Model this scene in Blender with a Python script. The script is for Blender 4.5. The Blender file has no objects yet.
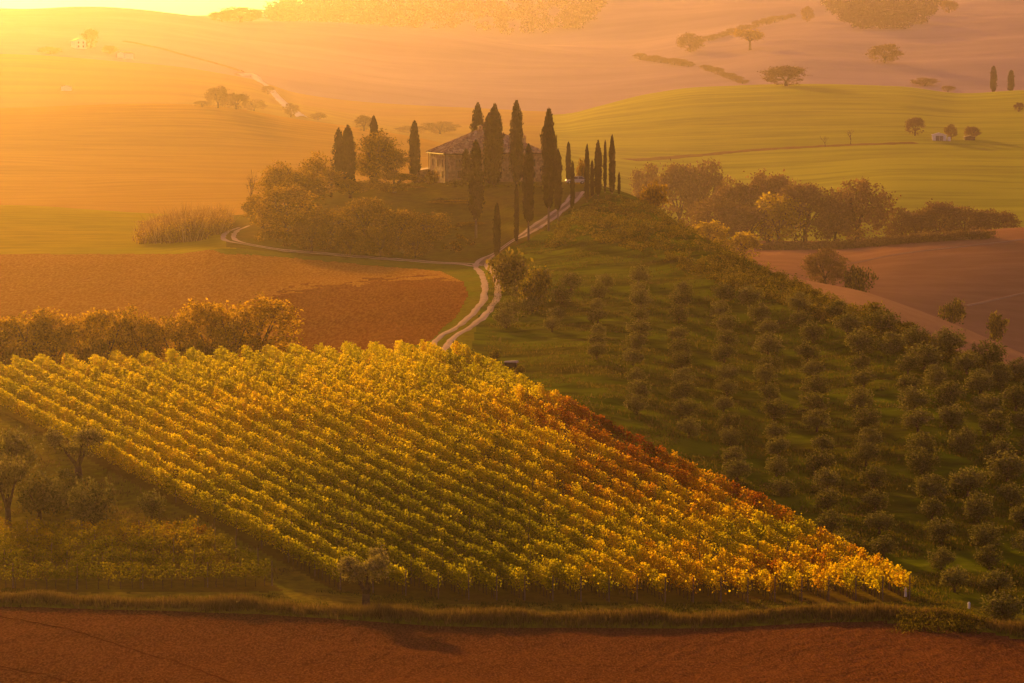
import bpy, math, random
import numpy as np
from mathutils import Vector

random.seed(7)
RNG = np.random.default_rng(7)
R = math.radians
scene = bpy.context.scene
COL = scene.collection

# ------------------------------------------------------------------ camera model
W, H = 1024, 683
LENS, SENSOR = 100.0, 36.0
F = W / SENSOR * LENS
YH = 90.0                                   # image row of the horizon
PITCH = math.atan((H / 2 - YH) / F)
CP, SP = math.cos(PITCH), math.sin(PITCH)


def ray(px, py):
    a = (px - W / 2) / F
    b = (H / 2 - py) / F
    return np.array([a, CP + b * SP, -SP + b * CP])


def project(X, Y, Z):
    d = Y * CP - Z * SP
    v = Y * SP + Z * CP
    return W / 2 + F * X / d, H / 2 - F * v / d


# ------------------------------------------------------------------ numeric helpers
def pchip(xk, yk, x):
    """monotone cubic through knots; 1-D"""
    xk = np.asarray(xk, float); yk = np.asarray(yk, float)
    h = np.diff(xk); dl = np.diff(yk) / h
    m = np.zeros_like(yk)
    m[0], m[-1] = dl[0], dl[-1]
    for i in range(1, len(xk) - 1):
        if dl[i - 1] * dl[i] > 0:
            w1, w2 = 2 * h[i] + h[i - 1], h[i] + 2 * h[i - 1]
            m[i] = (w1 + w2) / (w1 / dl[i - 1] + w2 / dl[i])
    x = np.clip(x, xk[0], xk[-1])
    i = np.clip(np.searchsorted(xk, x) - 1, 0, len(xk) - 2)
    t = (x - xk[i]) / h[i]
    t2, t3 = t * t, t * t * t
    return ((2 * t3 - 3 * t2 + 1) * yk[i] + (t3 - 2 * t2 + t) * h[i] * m[i]
            + (-2 * t3 + 3 * t2) * yk[i + 1] + (t3 - t2) * h[i] * m[i + 1])


def _hash(ix, iy, seed):
    n = (ix.astype(np.int64) * 374761393 + iy.astype(np.int64) * 668265263 + seed * 974634777) & 0x7FFFFFFF
    n = ((n ^ (n >> 13)) * 1274126177) & 0x7FFFFFFF
    n = n ^ (n >> 16)
    return (n & 0xFFFF) / 65535.0


def vnoise(x, y, seed=0):
    ix, iy = np.floor(x), np.floor(y)
    fx, fy = x - ix, y - iy
    fx = fx * fx * (3 - 2 * fx); fy = fy * fy * (3 - 2 * fy)
    a = _hash(ix, iy, seed); b = _hash(ix + 1, iy, seed)
    c = _hash(ix, iy + 1, seed); d = _hash(ix + 1, iy + 1, seed)
    return (a * (1 - fx) + b * fx) * (1 - fy) + (c * (1 - fx) + d * fx) * fy - 0.5


def fbm(x, y, o=4, seed=0):
    x = np.asarray(x, float); y = np.asarray(y, float)
    s, a = 0, 1.0
    for k in range(o):
        s = s + a * vnoise(x, y, seed + k)
        x = x * 2.03 + 17.1; y = y * 2.03 + 5.7; a *= 0.5
    return s


def inpoly(px, py, poly):
    px = np.asarray(px, float); py = np.asarray(py, float)
    r = np.zeros(px.shape, bool)
    n = len(poly)
    for i in range(n):
        x1, y1 = poly[i]; x2, y2 = poly[(i + 1) % n]
        if y1 == y2:
            continue
        c = ((y1 > py) != (y2 > py)) & (px < (x2 - x1) * (py - y1) / (y2 - y1) + x1)
        r ^= c
    return r


# ------------------------------------------------------------------ terrain: feature lines (column, depth, image row of the ground there)
LINES = [
    [(-300, 165, 690), (1300, 165, 690)],
    [(-300, 203, 606), (0, 203, 608), (300, 203, 618), (500, 203, 628), (700, 203, 628), (850, 203, 622), (950, 201, 626), (1024, 198, 640), (1224, 190, 675)],
    [(-300, 213, 590), (0, 213, 592), (290, 213, 593), (450, 213, 602), (700, 213, 604), (905, 212, 602), (1024, 210, 618), (1224, 205, 640)],
    [(-300, 240, 530), (0, 240, 530), (300, 240, 512), (430, 240, 515), (520, 240, 522), (600, 240, 523), (700, 240, 527), (800, 240, 532), (900, 240, 537), (1024, 238, 548), (1224, 236, 565)],
    [(-300, 280, 432), (0, 280, 430), (300, 280, 415), (430, 280, 410), (520, 280, 415), (600, 280, 425), (700, 280, 440), (800, 280, 450), (900, 278, 452), (1024, 272, 470), (1224, 268, 495)],
    [(-300, 325, 384), (0, 325, 377), (300, 325, 364), (430, 325, 361), (500, 325, 370), (600, 325, 365), (700, 325, 376), (800, 320, 390), (900, 315, 392), (1024, 305, 412), (1224, 300, 440)],
    [(-300, 350, 386), (0, 350, 380), (150, 350, 375), (300, 345, 368), (430, 345, 349), (500, 355, 341), (600, 370, 325), (700, 370, 330), (800, 355, 352), (900, 338, 362), (1024, 320, 394), (1224, 314, 425)],
    [(-300, 430, 304), (0, 430, 302), (150, 430, 300), (300, 430, 297), (430, 430, 288), (500, 430, 284), (600, 440, 270), (700, 430, 268), (800, 385, 312), (900, 352, 344), (1024, 330, 384), (1224, 322, 418)],
    [(-300, 520, 258), (0, 520, 253), (150, 520, 249), (230, 520, 241), (300, 510, 254), (430, 500, 263), (480, 500, 262), (520, 510, 240), (560, 530, 222), (600, 535, 208), (640, 530, 207), (700, 475, 236), (800, 410, 286), (900, 365, 331), (1024, 340, 376), (1224, 330, 412)],
    [(-300, 660, 204), (0, 660, 205), (150, 640, 214), (230, 585, 222), (300, 575, 204), (350, 590, 190), (430, 602, 184), (520, 602, 183), (590, 590, 186), (620, 580, 193), (650, 565, 206), (700, 505, 248), (800, 440, 315), (900, 395, 358), (1024, 370, 405), (1224, 360, 440)],
    [(-300, 720, 206), (0, 720, 208), (150, 720, 215), (300, 720, 208), (430, 725, 202), (520, 740, 198), (600, 740, 207), (700, 720, 246), (800, 640, 278), (860, 615, 290), (900, 600, 303), (950, 590, 322), (1024, 570, 352), (1224, 540, 430)],
    [(-300, 800, 202), (0, 800, 201), (300, 800, 196), (430, 800, 190), (520, 820, 190), (600, 820, 206), (700, 800, 248), (800, 720, 282), (900, 670, 336), (1024, 650, 384), (1224, 630, 440)],
    [(-300, 1000, 152), (0, 1000, 155), (150, 1000, 158), (300, 1000, 160), (430, 1000, 165), (520, 1000, 185), (600, 930, 212), (700, 890, 245), (760, 860, 252), (800, 850, 252), (850, 850, 249), (900, 850, 241), (950, 850, 235), (1024, 850, 228), (1224, 850, 218)],
    [(-300, 1200, 112), (0, 1200, 108), (150, 1200, 103), (200, 1200, 104), (300, 1200, 119), (350, 1200, 126), (430, 1180, 140), (520, 1100, 172), (600, 1000, 204), (700, 960, 240), (800, 950, 241), (900, 945, 246), (1024, 930, 240), (1224, 930, 232)],
    [(-300, 1320, 118), (0, 1320, 114), (150, 1320, 110), (300, 1320, 123), (430, 1300, 140), (520, 1220, 150), (600, 1080, 185), (700, 1030, 219), (800, 1010, 216), (900, 1000, 212), (1024, 1000, 211), (1224, 1000, 205)],
    [(-300, 1450, 92), (0, 1450, 95), (150, 1450, 95), (300, 1450, 113), (430, 1450, 131), (520, 1400, 131), (600, 1250, 153), (700, 1250, 156), (800, 1250, 153), (900, 1250, 149), (1024, 1250, 150), (1224, 1250, 146)],
    [(-300, 1700, 60), (0, 1700, 60), (150, 1700, 68), (250, 1700, 80), (300, 1700, 99), (430, 1650, 116), (520, 1580, 119), (560, 1600, 117), (600, 1650, 107), (650, 1700, 95), (700, 1700, 88), (800, 1700, 85), (900, 1700, 87), (960, 1700, 93), (1024, 1700, 90), (1224, 1700, 86)],
    [(-300, 1900, 40), (0, 1900, 42), (150, 1900, 53), (300, 1850, 83), (430, 1850, 100), (560, 1800, 112), (700, 1850, 96), (800, 1850, 93), (900, 1850, 96), (1024, 1850, 98), (1224, 1850, 95)],
    [(-300, 2200, 24), (0, 2200, 25), (150, 2200, 32), (300, 2200, 56), (430, 2200, 72), (560, 2200, 76), (700, 2200, 68), (800, 2200, 56), (900, 2200, 60), (1024, 2200, 55), (1224, 2200, 52)],
    [(-300, 2600, 10), (0, 2600, 9), (100, 2600, 7), (200, 2600, 15), (240, 2600, 20), (300, 2600, 21), (380, 2600, 28), (450, 2600, 35), (530, 2600, 47), (620, 2600, 50), (700, 2600, 40), (800, 2600, 30), (900, 2600, 26), (1024, 2600, 22), (1224, 2600, 20)],
    [(-300, 2800, 16), (0, 2800, 14), (100, 2800, 13), (200, 2800, 22), (300, 2800, 27), (450, 2800, 39), (530, 2800, 47), (620, 2800, 44), (700, 2800, 34), (800, 2800, 22), (900, 2800, 16), (1024, 2800, 12), (1224, 2800, 10)],
    [(-300, 3400, 26), (0, 3400, 24), (100, 3400, 22), (240, 3400, 21), (300, 3400, 11), (340, 3400, 5), (450, 3400, -8), (600, 3400, -14), (740, 3400, -9), (800, 3400, -2), (830, 3400, 1), (880, 3400, -2), (1024, 3400, -8), (1224, 3400, -10)],
]
YMAX = 4600.0
us = np.concatenate([np.linspace(-1700, -140, 50)[:-1], np.arange(-140, 1164, 2.0), np.linspace(1164, 2724, 50)[1:]])
ws = np.concatenate([np.linspace(math.log(6), math.log(150), 40)[:-1], np.arange(math.log(150), math.log(600), 0.0036), np.arange(math.log(600.1), math.log(3500), 0.0058),
                     np.linspace(math.log(3500), math.log(YMAX), 20)[1:]])
NU, NW = len(us), len(ws)
Ys = np.exp(ws)
LY = np.zeros((len(LINES), NU)); LZ = np.zeros((len(LINES), NU))
for k, ln in enumerate(LINES):
    a = np.array(ln, float)
    yy = pchip(a[:, 0], a[:, 1], us)
    pp = pchip(a[:, 0], a[:, 2], us)
    b = (H / 2 - pp) / F
    LY[k] = yy
    LZ[k] = yy * (-SP + b * CP) / (CP + b * SP)
Zg = np.zeros((NU, NW))
for i in range(NU):
    kx = np.concatenate([[5, 60, 110], LY[:, i], [3900, 4700]])
    kz = np.concatenate([[-1.75, -14.6, -26.8], LZ[:, i], [LZ[-1, i] * 0.4 - 25, -60]])
    Zg[i] = pchip(kx, kz, Ys)
UU, YY = np.meshgrid(us, Ys, indexing='ij')
XX = (UU - W / 2) / F * YY
# gentle natural undulation, growing with distance
amp = np.interp(YY, [100, 200, 350, 700, 1500, 3000], [0.1, 0.2, 0.35, 0.7, 2.6, 8.0])
wl = np.interp(YY, [100, 350, 700, 1500, 3000], [18, 28, 55, 130, 260])
WLc = [18, 40, 110, 250]
und = np.zeros_like(Zg)
for wlc, lo, hi in ((20, 0, 420), (60, 300, 1200), (150, 800, 6000), (420, 1700, 8000)):
    t = np.clip((YY - lo) / (0.25 * (hi - lo) + 1), 0, 1) * np.clip((hi - YY) / (0.3 * (hi - lo)), 0, 1)
    und += t * fbm(XX / wlc, YY / wlc, 3, int(wlc))
Zg += amp * und
L1Y = LY[1][:, None]
soil = 1 / (1 + np.exp((YY - L1Y + 0.6) / 0.35))
near = (YY > 120) & (YY < 320)
Zg += np.where(near, soil * (0.15 * fbm(XX / 0.8, YY / 1.6, 3, 91) + 0.12 * fbm(XX / 6, YY / 9, 2, 92)), 0)
# low grass bank between the soil and the headland
Zg += 0.55 * np.exp(-((YY - L1Y - 2.2) / 1.6) ** 2) * (1 + fbm(XX / 5, YY / 5, 2, 44))
# rough tussocky grass of the grove and the scrubby ridge
rough = np.clip((YY - 215) / 20, 0, 1) * np.clip((560 - YY) / 30, 0, 1) * np.clip((UU - 470) / 40, 0, 1)
Zg += rough * 0.28 * fbm(XX / 3.2, YY / 3.2, 3, 61)
ploughed_l = np.clip((YY - 350) / 10, 0, 1) * np.clip((520 - YY) / 10, 0, 1) * np.clip((430 - UU) / 30, 0, 1)
Zg += ploughed_l * 0.16 * fbm(XX / 1.3, YY / 2.4, 2, 62)


def col_of(X, Y):
    return W / 2 + F * np.asarray(X) / np.asarray(Y)


def ground(X, Y):
    """terrain height (bilinear in the sheet's own grid)"""
    X = np.asarray(X, float); Y = np.asarray(Y, float)
    u = np.clip(col_of(X, Y), us[0], us[-1] - 1e-6); w = np.clip(np.log(np.maximum(Y, 6.01)), ws[0], ws[-1] - 1e-9)
    i = np.clip(np.searchsorted(us, u, 'right') - 1, 0, NU - 2)
    j = np.clip(np.searchsorted(ws, w, 'right') - 1, 0, NW - 2)
    fu = (u - us[i]) / (us[i + 1] - us[i]); fw = (Y - Ys[j]) / (Ys[j + 1] - Ys[j])
    return ((Zg[i, j] * (1 - fu) + Zg[i + 1, j] * fu) * (1 - fw) + (Zg[i, j + 1] * (1 - fu) + Zg[i + 1, j + 1] * fu) * fw)


_march = np.exp(np.arange(math.log(120), math.log(4300), 0.0012))


def hit(px, py, ymin=120):
    """where the line of sight through a picture point meets the ground"""
    d = ray(px, py)
    yy = _march[_march > ymin]
    X = d[0] / d[1] * yy; Z = d[2] / d[1] * yy
    g = ground(X, yy)
    below = np.nonzero(Z <= g)[0]
    if len(below) == 0:
        return None
    k = below[0]
    return np.array([X[k], yy[k], g[k]])


def at(px, Y, py=150):
    """ground point in the column px at depth Y"""
    d = ray(px, py)
    X = d[0] / d[1] * Y
    return np.array([X, Y, float(ground(X, Y))])


def ppm(Y):
    return F / Y


# ------------------------------------------------------------------ object helpers
def mesh_np(name, verts, faces):
    """verts (N,3); faces (M,k) array with equal k"""
    me = bpy.data.meshes.new(name)
    v = np.ascontiguousarray(verts, np.float32); f = np.ascontiguousarray(faces, np.int32)
    k = f.shape[1]
    me.vertices.add(len(v)); me.vertices.foreach_set('co', v.ravel())
    me.loops.add(f.size); me.loops.foreach_set('vertex_index', f.ravel())
    me.polygons.add(len(f))
    me.polygons.foreach_set('loop_start', np.arange(0, f.size, k, dtype=np.int32))
    me.polygons.foreach_set('loop_total', np.full(len(f), k, np.int32))
    me.update(calc_edges=True)
    return me


def link(name, me, mat=None, parent=None, loc=None):
    o = bpy.data.objects.new(name, me)
    COL.objects.link(o)
    if mat is not None and len(me.materials) == 0:
        me.materials.append(mat)
    if parent is not None:
        o.parent = parent
    if loc is not None:
        o.location = loc
    return o


def smooth(me):
    me.polygons.foreach_set('use_smooth', np.ones(len(me.polygons), bool)); me.update()


def tag(o, label=None, cat=None, group=None, kind=None):
    if label: o['label'] = label
    if cat: o['category'] = cat
    if group: o['group'] = group
    if kind: o['kind'] = kind
    return o


def thing(name, label, cat, loc=(0, 0, 0), rz=0.0, scale=None, group=None):
    o = bpy.data.objects.new(name, None)
    COL.objects.link(o)
    o.empty_display_size = 0.5
    o.location = loc; o.rotation_euler = (0, 0, rz)
    if scale is not None:
        o.scale = scale if hasattr(scale, '__len__') else (scale,) * 3
    return tag(o, label, cat, group)


class MB:
    """collects shapes for ONE mesh"""
    def __init__(s): s.v, s.f = [], []

    def add(s, vs, fs):
        n = len(s.v); s.v += [tuple(map(float, p)) for p in vs]; s.f += [tuple(i + n for i in q) for q in fs]

    def box(s, x0, x1, y0, y1, z0, z1):
        s.add([(x0, y0, z0), (x1, y0, z0), (x1, y1, z0), (x0, y1, z0), (x0, y0, z1), (x1, y0, z1), (x1, y1, z1), (x0, y1, z1)],
              [(3, 2, 1, 0), (4, 5, 6, 7), (0, 1, 5, 4), (1, 2, 6, 5), (2, 3, 7, 6), (3, 0, 4, 7)])

    def tube(s, pts, rad, n=6, cap=True):
        pts = [np.array(p, float) for p in pts]
        rings = []
        for i, p in enumerate(pts):
            t = pts[min(i + 1, len(pts) - 1)] - pts[max(i - 1, 0)]
            t = t / (np.linalg.norm(t) + 1e-9)
            a = np.cross(t, (0, 1, 0.13)); a /= np.linalg.norm(a) + 1e-9
            b = np.cross(t, a)
            rings.append([p + rad[i] * (math.cos(q) * a + math.sin(q) * b) for q in np.arange(n) * 2 * math.pi / n])
        vs = [v for r in rings for v in r]; fs = []
        for i in range(len(pts) - 1):
            for k in range(n):
                fs.append((i * n + k, i * n + (k + 1) % n, (i + 1) * n + (k + 1) % n, (i + 1) * n + k))
        if cap:
            fs.append(tuple(range(n))[::-1]); fs.append(tuple(range((len(pts) - 1) * n, len(pts) * n)))
        s.add(vs, fs)

    def mesh(s, name):
        me = bpy.data.meshes.new(name); me.from_pydata(s.v, [], s.f); me.update(); return me

    def build(s, name, mat, parent=None, loc=None, sm=False):
        me = s.mesh(name)
        if sm: smooth(me)
        return link(name, me, mat, parent, loc)


# ------------------------------------------------------------------ materials
def newmat(name):
    m = bpy.data.materials.new(name); m.use_nodes = True
    nt = m.node_tree; nt.nodes.clear()
    out = nt.nodes.new('ShaderNodeOutputMaterial')
    return m, nt, out


def N(nt, typ, **kw):
    n = nt.nodes.new(typ)
    for k, v in kw.items():
        if k.startswith('i_'):
            key = k[2:]
            n.inputs[int(key) if key.isdigit() else key.replace('_', ' ')].default_value = v
        else:
            setattr(n, k, v)
    return n


def ramp(nt, fac, stops):
    r = nt.nodes.new('ShaderNodeValToRGB')
    el = r.color_ramp.elements
    while len(el) < len(stops): el.new(0.5)
    for e, (p, c) in zip(el, stops):
        e.position = p; e.color = (*c, 1)
    nt.links.new(fac, r.inputs['Fac'])
    return r.outputs['Color']


def mixc(nt, a, b, fac, typ='MIX'):
    m = nt.nodes.new('ShaderNodeMix'); m.data_type = 'RGBA'; m.blend_type = typ
    for s, v in ((0, fac), (6, a), (7, b)):
        if hasattr(v, 'is_linked') or hasattr(v, 'links'):
            nt.links.new(v, m.inputs[s])
        else:
            m.inputs[s].default_value = v if s == 0 else (*v, 1)
    return m.outputs[2]


def noise(nt, scale, detail=4, rough=0.55, stretch=None, rot=0.0, pos=None):
    g = pos or nt.nodes.new('ShaderNodeNewGeometry').outputs['Position']
    if stretch is not None:
        mp = nt.nodes.new('ShaderNodeMapping'); mp.inputs['Scale'].default_value = stretch; mp.inputs['Rotation'].default_value = (0, 0, rot)
        nt.links.new(g, mp.inputs['Vector']); g = mp.outputs['Vector']
    n = N(nt, 'ShaderNodeTexNoise', i_Scale=scale, i_Detail=detail, i_Roughness=rough)
    nt.links.new(g, n.inputs['Vector'])
    return n.outputs['Fac']


def ground_mat(name, c1, c2, c3, big, small, bump=0.3, bdist=0.3, stretch=None, rot=0.0, smix=0.5, rough=0.95, streak=None):
    """two large tones, one fine mottling tone, bumped by the fine grain"""
    m, nt, out = newmat(name)
    nb = noise(nt, big, 4)
    ns = noise(nt, small, 5, 0.65, stretch, rot)
    base = ramp(nt, nb, [(0.36, c1), (0.64, c2)])
    f = ramp(nt, ns, [(0.42, (0, 0, 0)), (0.62, (smix,) * 3)])
    colr = mixc(nt, base, c3, f)
    if streak:
        s = noise(nt, streak[0], 3, 0.5, streak[1], streak[2])
        f2 = ramp(nt, s, [(0.45, (0, 0, 0)), (0.6, (streak[4],) * 3)])
        colr = mixc(nt, colr, streak[3], f2)
    bs = N(nt, 'ShaderNodeBsdfPrincipled', i_Roughness=rough)
    bs.inputs['Specular IOR Level'].default_value = 0.0
    nt.links.new(colr, bs.inputs['Base Color'])
    bp = N(nt, 'ShaderNodeBump', i_Strength=bump, i_Distance=bdist)
    nt.links.new(ns, bp.inputs['Height']); nt.links.new(bp.outputs['Normal'], bs.inputs['Normal'])
    nt.links.new(bs.outputs[0], out.inputs['Surface'])
    return m


def leaf_mat(name, stops, trans=0.4, attr=None, tcol=1.3, objvar=0.25, spread=0.5):
    """leaves: colour from a ramp driven per leaf, per tree and (optionally) by a stored hue; lets light through"""
    m, nt, out = newmat(name)
    g = nt.nodes.new('ShaderNodeNewGeometry')
    oi = nt.nodes.new('ShaderNodeObjectInfo')
    n = noise(nt, 0.9, 3, 0.6)
    a = N(nt, 'ShaderNodeMath', operation='MULTIPLY_ADD', i_1=spread, i_2=-spread * 0.5); nt.links.new(g.outputs['Random Per Island'], a.inputs[0])
    b = N(nt, 'ShaderNodeMath', operation='MULTIPLY_ADD', i_1=objvar, i_2=-objvar * 0.5); nt.links.new(oi.outputs['Random'], b.inputs[0])
    s = N(nt, 'ShaderNodeMath', operation='ADD'); nt.links.new(a.outputs[0], s.inputs[0]); nt.links.new(b.outputs[0], s.inputs[1])
    s2 = N(nt, 'ShaderNodeMath', operation='ADD'); nt.links.new(s.outputs[0], s2.inputs[0])
    if attr:
        at_ = N(nt, 'ShaderNodeAttribute', attribute_name=attr); nt.links.new(at_.outputs['Fac'], s2.inputs[1])
    else:
        k = N(nt, 'ShaderNodeMath', operation='MULTIPLY_ADD', i_1=0.7, i_2=0.15); nt.links.new(n, k.inputs[0]); nt.links.new(k.outputs[0], s2.inputs[1])
    c = ramp(nt, s2.outputs[0], stops)
    d = N(nt, 'ShaderNodeBsdfDiffuse', i_Roughness=0.6); nt.links.new(c, d.inputs['Color'])
    t = nt.nodes.new('ShaderNodeBsdfTranslucent')
    tc = mixc(nt, c, (tcol, tcol * 0.95, tcol * 0.6), 1.0, 'MULTIPLY'); nt.links.new(tc, t.inputs['Color'])
    mx = N(nt, 'ShaderNodeMixShader', i_0=trans)
    nt.links.new(d.outputs[0], mx.inputs[1]); nt.links.new(t.outputs[0], mx.inputs[2])
    nt.links.new(mx.outputs[0], out.inputs['Surface'])
    return m


def plain_mat(name, c1, c2, scale=4.0, rough=0.8, metal=0.0, bump=0.15, bdist=0.02, objspace=True):
    m, nt, out = newmat(name)
    pos = nt.nodes.new('ShaderNodeTexCoord').outputs['Object'] if objspace else None
    n = noise(nt, scale, 5, 0.6, pos=pos)
    c = ramp(nt, n, [(0.35, c1), (0.65, c2)])
    bs = N(nt, 'ShaderNodeBsdfPrincipled', i_Roughness=rough, i_Metallic=metal)
    bs.inputs['Specular IOR Level'].default_value = 0.05
    nt.links.new(c, bs.inputs['Base Color'])
    bp = N(nt, 'ShaderNodeBump', i_Strength=bump, i_Distance=bdist)
    nt.links.new(n, bp.inputs['Height']); nt.links.new(bp.outputs['Normal'], bs.inputs['Normal'])
    nt.links.new(bs.outputs[0], out.inputs['Surface'])
    return m


M = {}
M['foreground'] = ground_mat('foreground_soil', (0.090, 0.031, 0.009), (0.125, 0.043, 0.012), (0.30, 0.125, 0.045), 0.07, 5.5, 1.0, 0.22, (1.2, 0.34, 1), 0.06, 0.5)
M['bank'] = ground_mat('headland_grass', (0.19, 0.19, 0.010), (0.27, 0.20, 0.018), (0.11, 0.085, 0.010), 0.11, 1.1, 0.8, 0.3, None, 0, 0.6)
M['grove'] = ground_mat('grove_grass', (0.086, 0.128, 0.0035), (0.100, 0.088, 0.007), (0.048, 0.042, 0.0045), 0.075, 0.5, 0.9, 0.45, (0.4, 1, 1), 0, 0.7,
                        streak=(0.16, (0.3, 1.0, 1), 0.1, (0.155, 0.190, 0.005), 0.65))
M['vine_ground'] = ground_mat('vineyard_soil', (0.14, 0.12, 0.010), (0.17, 0.11, 0.014), (0.08, 0.055, 0.008), 0.1, 1.3, 0.6, 0.2)
M['plough'] = ground_mat('ploughed_soil', (0.33, 0.145, 0.013), (0.42, 0.185, 0.017), (0.66, 0.36, 0.07), 0.02, 1.7, 1.0, 0.4, (1.5, 0.32, 1), 0.25, 0.45)
M['green_field'] = ground_mat('young_crop', (0.36, 0.31, 0.006), (0.46, 0.33, 0.008), (0.26, 0.22, 0.008), 0.015, 0.3, 0.4, 0.3, (0.3, 1, 1), 0.1, 0.5)
M['knoll'] = ground_mat('knoll_grass', (0.15, 0.135, 0.008), (0.19, 0.13, 0.012), (0.09, 0.07, 0.008), 0.05, 0.6, 0.6, 0.35)
M['stubble'] = ground_mat('stubble', (0.46, 0.245, 0.024), (0.53, 0.285, 0.030), (0.38, 0.20, 0.022), 0.006, 0.16, 0.5, 0.6, (0.16, 1, 1), 0.10, 0.6)
M['strip'] = ground_mat('harrowed_strip', (0.33, 0.175, 0.075), (0.37, 0.20, 0.085), (0.44, 0.25, 0.11), 0.02, 0.35, 0.5, 0.4, (1, 0.25, 1), 0.5, 0.4)
M['redhill'] = ground_mat('red_ploughland', (0.27, 0.125, 0.055), (0.32, 0.15, 0.066), (0.42, 0.21, 0.10), 0.008, 0.13, 0.4, 0.6, (0.3, 1, 1), 0.1, 0.4)
M['yellow'] = ground_mat('green_wheat', (0.32, 0.34, 0.02), (0.40, 0.38, 0.026), (0.25, 0.26, 0.022), 0.006, 0.16, 0.6, 1.0, (0.14, 1, 1), 0.32, 0.75,
                         streak=(0.05, (0.2, 1.2, 1), 0.55, (0.46, 0.46, 0.03), 0.6))
M['meadow'] = ground_mat('hill_meadow', (0.42, 0.28, 0.04), (0.40, 0.22, 0.07), (0.30, 0.18, 0.05), 0.004, 0.03, 0.3, 1.0, (0.3, 1, 1), 0.2, 0.5)
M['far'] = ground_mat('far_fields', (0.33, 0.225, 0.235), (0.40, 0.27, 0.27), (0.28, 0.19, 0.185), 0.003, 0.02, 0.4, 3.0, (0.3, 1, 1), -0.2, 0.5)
M['verge'] = ground_mat('verge_grass', (0.17, 0.20, 0.008), (0.24, 0.20, 0.012), (0.11, 0.09, 0.010), 0.06, 0.8, 0.6, 0.3)
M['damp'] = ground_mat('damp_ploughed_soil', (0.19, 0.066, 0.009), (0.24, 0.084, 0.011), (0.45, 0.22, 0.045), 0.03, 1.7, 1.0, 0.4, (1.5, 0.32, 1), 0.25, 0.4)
M['chalk'] = ground_mat('chalk_gravel', (0.62, 0.54, 0.44), (0.70, 0.61, 0.50), (0.5, 0.42, 0.34), 0.12, 1.7, 0.3, 0.05)
M['track'] = ground_mat('pale_gravel', (0.52, 0.38, 0.23), (0.62, 0.46, 0.30), (0.36, 0.25, 0.14), 0.12, 1.7, 0.3, 0.05)

# ------------------------------------------------------------------ the ground: one sheet, its fields split into objects along shared edges
PXg, PYg = project(XX, YY, Zg)
uc = lambda a: 0.25 * (a[:-1, :-1] + a[1:, :-1] + a[:-1, 1:] + a[1:, 1:])
cu, cy, cpx, cpy = uc(UU), uc(YY), uc(PXg), uc(PYg)
cx = uc(XX)
# ragged field borders
jit = 1.5 * fbm(cx / np.maximum(cy * 0.004, .6), cy / np.maximum(cy * 0.02, 2), 2, 5)
jx, jy = cpx + jit * 2, cpy + jit
line = lambda k: np.interp(cu[:, 0], us, LY[k])[:, None]
zone = np.zeros(cu.shape, int)
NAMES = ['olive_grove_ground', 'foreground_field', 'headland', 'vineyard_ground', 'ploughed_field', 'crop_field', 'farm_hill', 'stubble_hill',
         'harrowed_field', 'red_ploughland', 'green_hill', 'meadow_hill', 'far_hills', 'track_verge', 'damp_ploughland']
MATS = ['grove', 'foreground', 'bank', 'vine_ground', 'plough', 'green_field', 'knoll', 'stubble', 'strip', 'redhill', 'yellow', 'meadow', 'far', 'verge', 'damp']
VINE_POLY = [(-500, 140), (0, 360), (250, 346), (430, 341), (505, 358), (530, 385), (640, 455), (760, 522), (918, 600), (700, 602), (450, 600), (335, 588), (0, 410), (-500, 150)]
VINE_POLY = [(-400, 200), (-400, 384), (0, 375), (250, 359), (430, 355), (505, 364), (530, 380), (640, 452), (760, 520), (922, 602), (700, 605), (450, 604), (338, 592), (0, 412)]
VINE_POLY[0] = (-400, 384)
SMALL_POLY = [(-400, 532), (195, 532), (285, 592), (-400, 594)]
zone[(jx < 345) & (cy < 345) & (cy > line(1) + 3)] = 2
zone[cy < line(2) + 2.5 + 1.5 * jit] = 2
zone[inpoly(jx, jy, VINE_POLY) & (cy < 338)] = 3
zone[inpoly(jx, jy, SMALL_POLY) & (cy < 250)] = 3
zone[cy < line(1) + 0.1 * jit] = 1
left = cu < 500
zone[(cy > 336) & (cy < 700) & (cu < 470 + (cy - 340) * 0.2)] = 13
P_PLOUGH = [(-2000, 380), (-2000, 260), (0, 254), (150, 250), (205, 248), (222, 253), (300, 259), (380, 266), (440, 271), (464, 282), (470, 296), (455, 318), (430, 341), (405, 349), (300, 362), (0, 380)]
zone[inpoly(jx, jy, P_PLOUGH) & (cy > 334) & (cy < 600)] = 4
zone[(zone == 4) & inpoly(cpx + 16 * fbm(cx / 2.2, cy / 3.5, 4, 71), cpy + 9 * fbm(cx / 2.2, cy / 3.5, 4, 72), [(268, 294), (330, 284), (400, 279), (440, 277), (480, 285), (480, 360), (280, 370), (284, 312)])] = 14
zone[(cy > 505) & (cy < 700) & (cu < 236) & (cpy < 254)] = 5
zone[(cy > 505) & (cy < 760) & (cu > 225) & (cu < 600) & inpoly(jx, jy, [(220, 246), (300, 255), (400, 261), (470, 266), (530, 240), (600, 190), (600, 150), (200, 150)])] = 6
zone[(cy >= 690) & (cy < line(13) + 60) & (cu < 560)] = 7
hl = (cu > 640)
zone[(cy > line(9) + 8) & (cu > 660)] = 8
zone[(cy > line(11)) & (cu > 560)] = 9
zone[(cy > line(13)) & (cpx > 549)] = 10
zone[(cy > line(13) + 55) & (cpx <= 549)] = 11
zone[(cy > np.where(cpx < 549, 1780, line(16) + 45))] = 12

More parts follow.
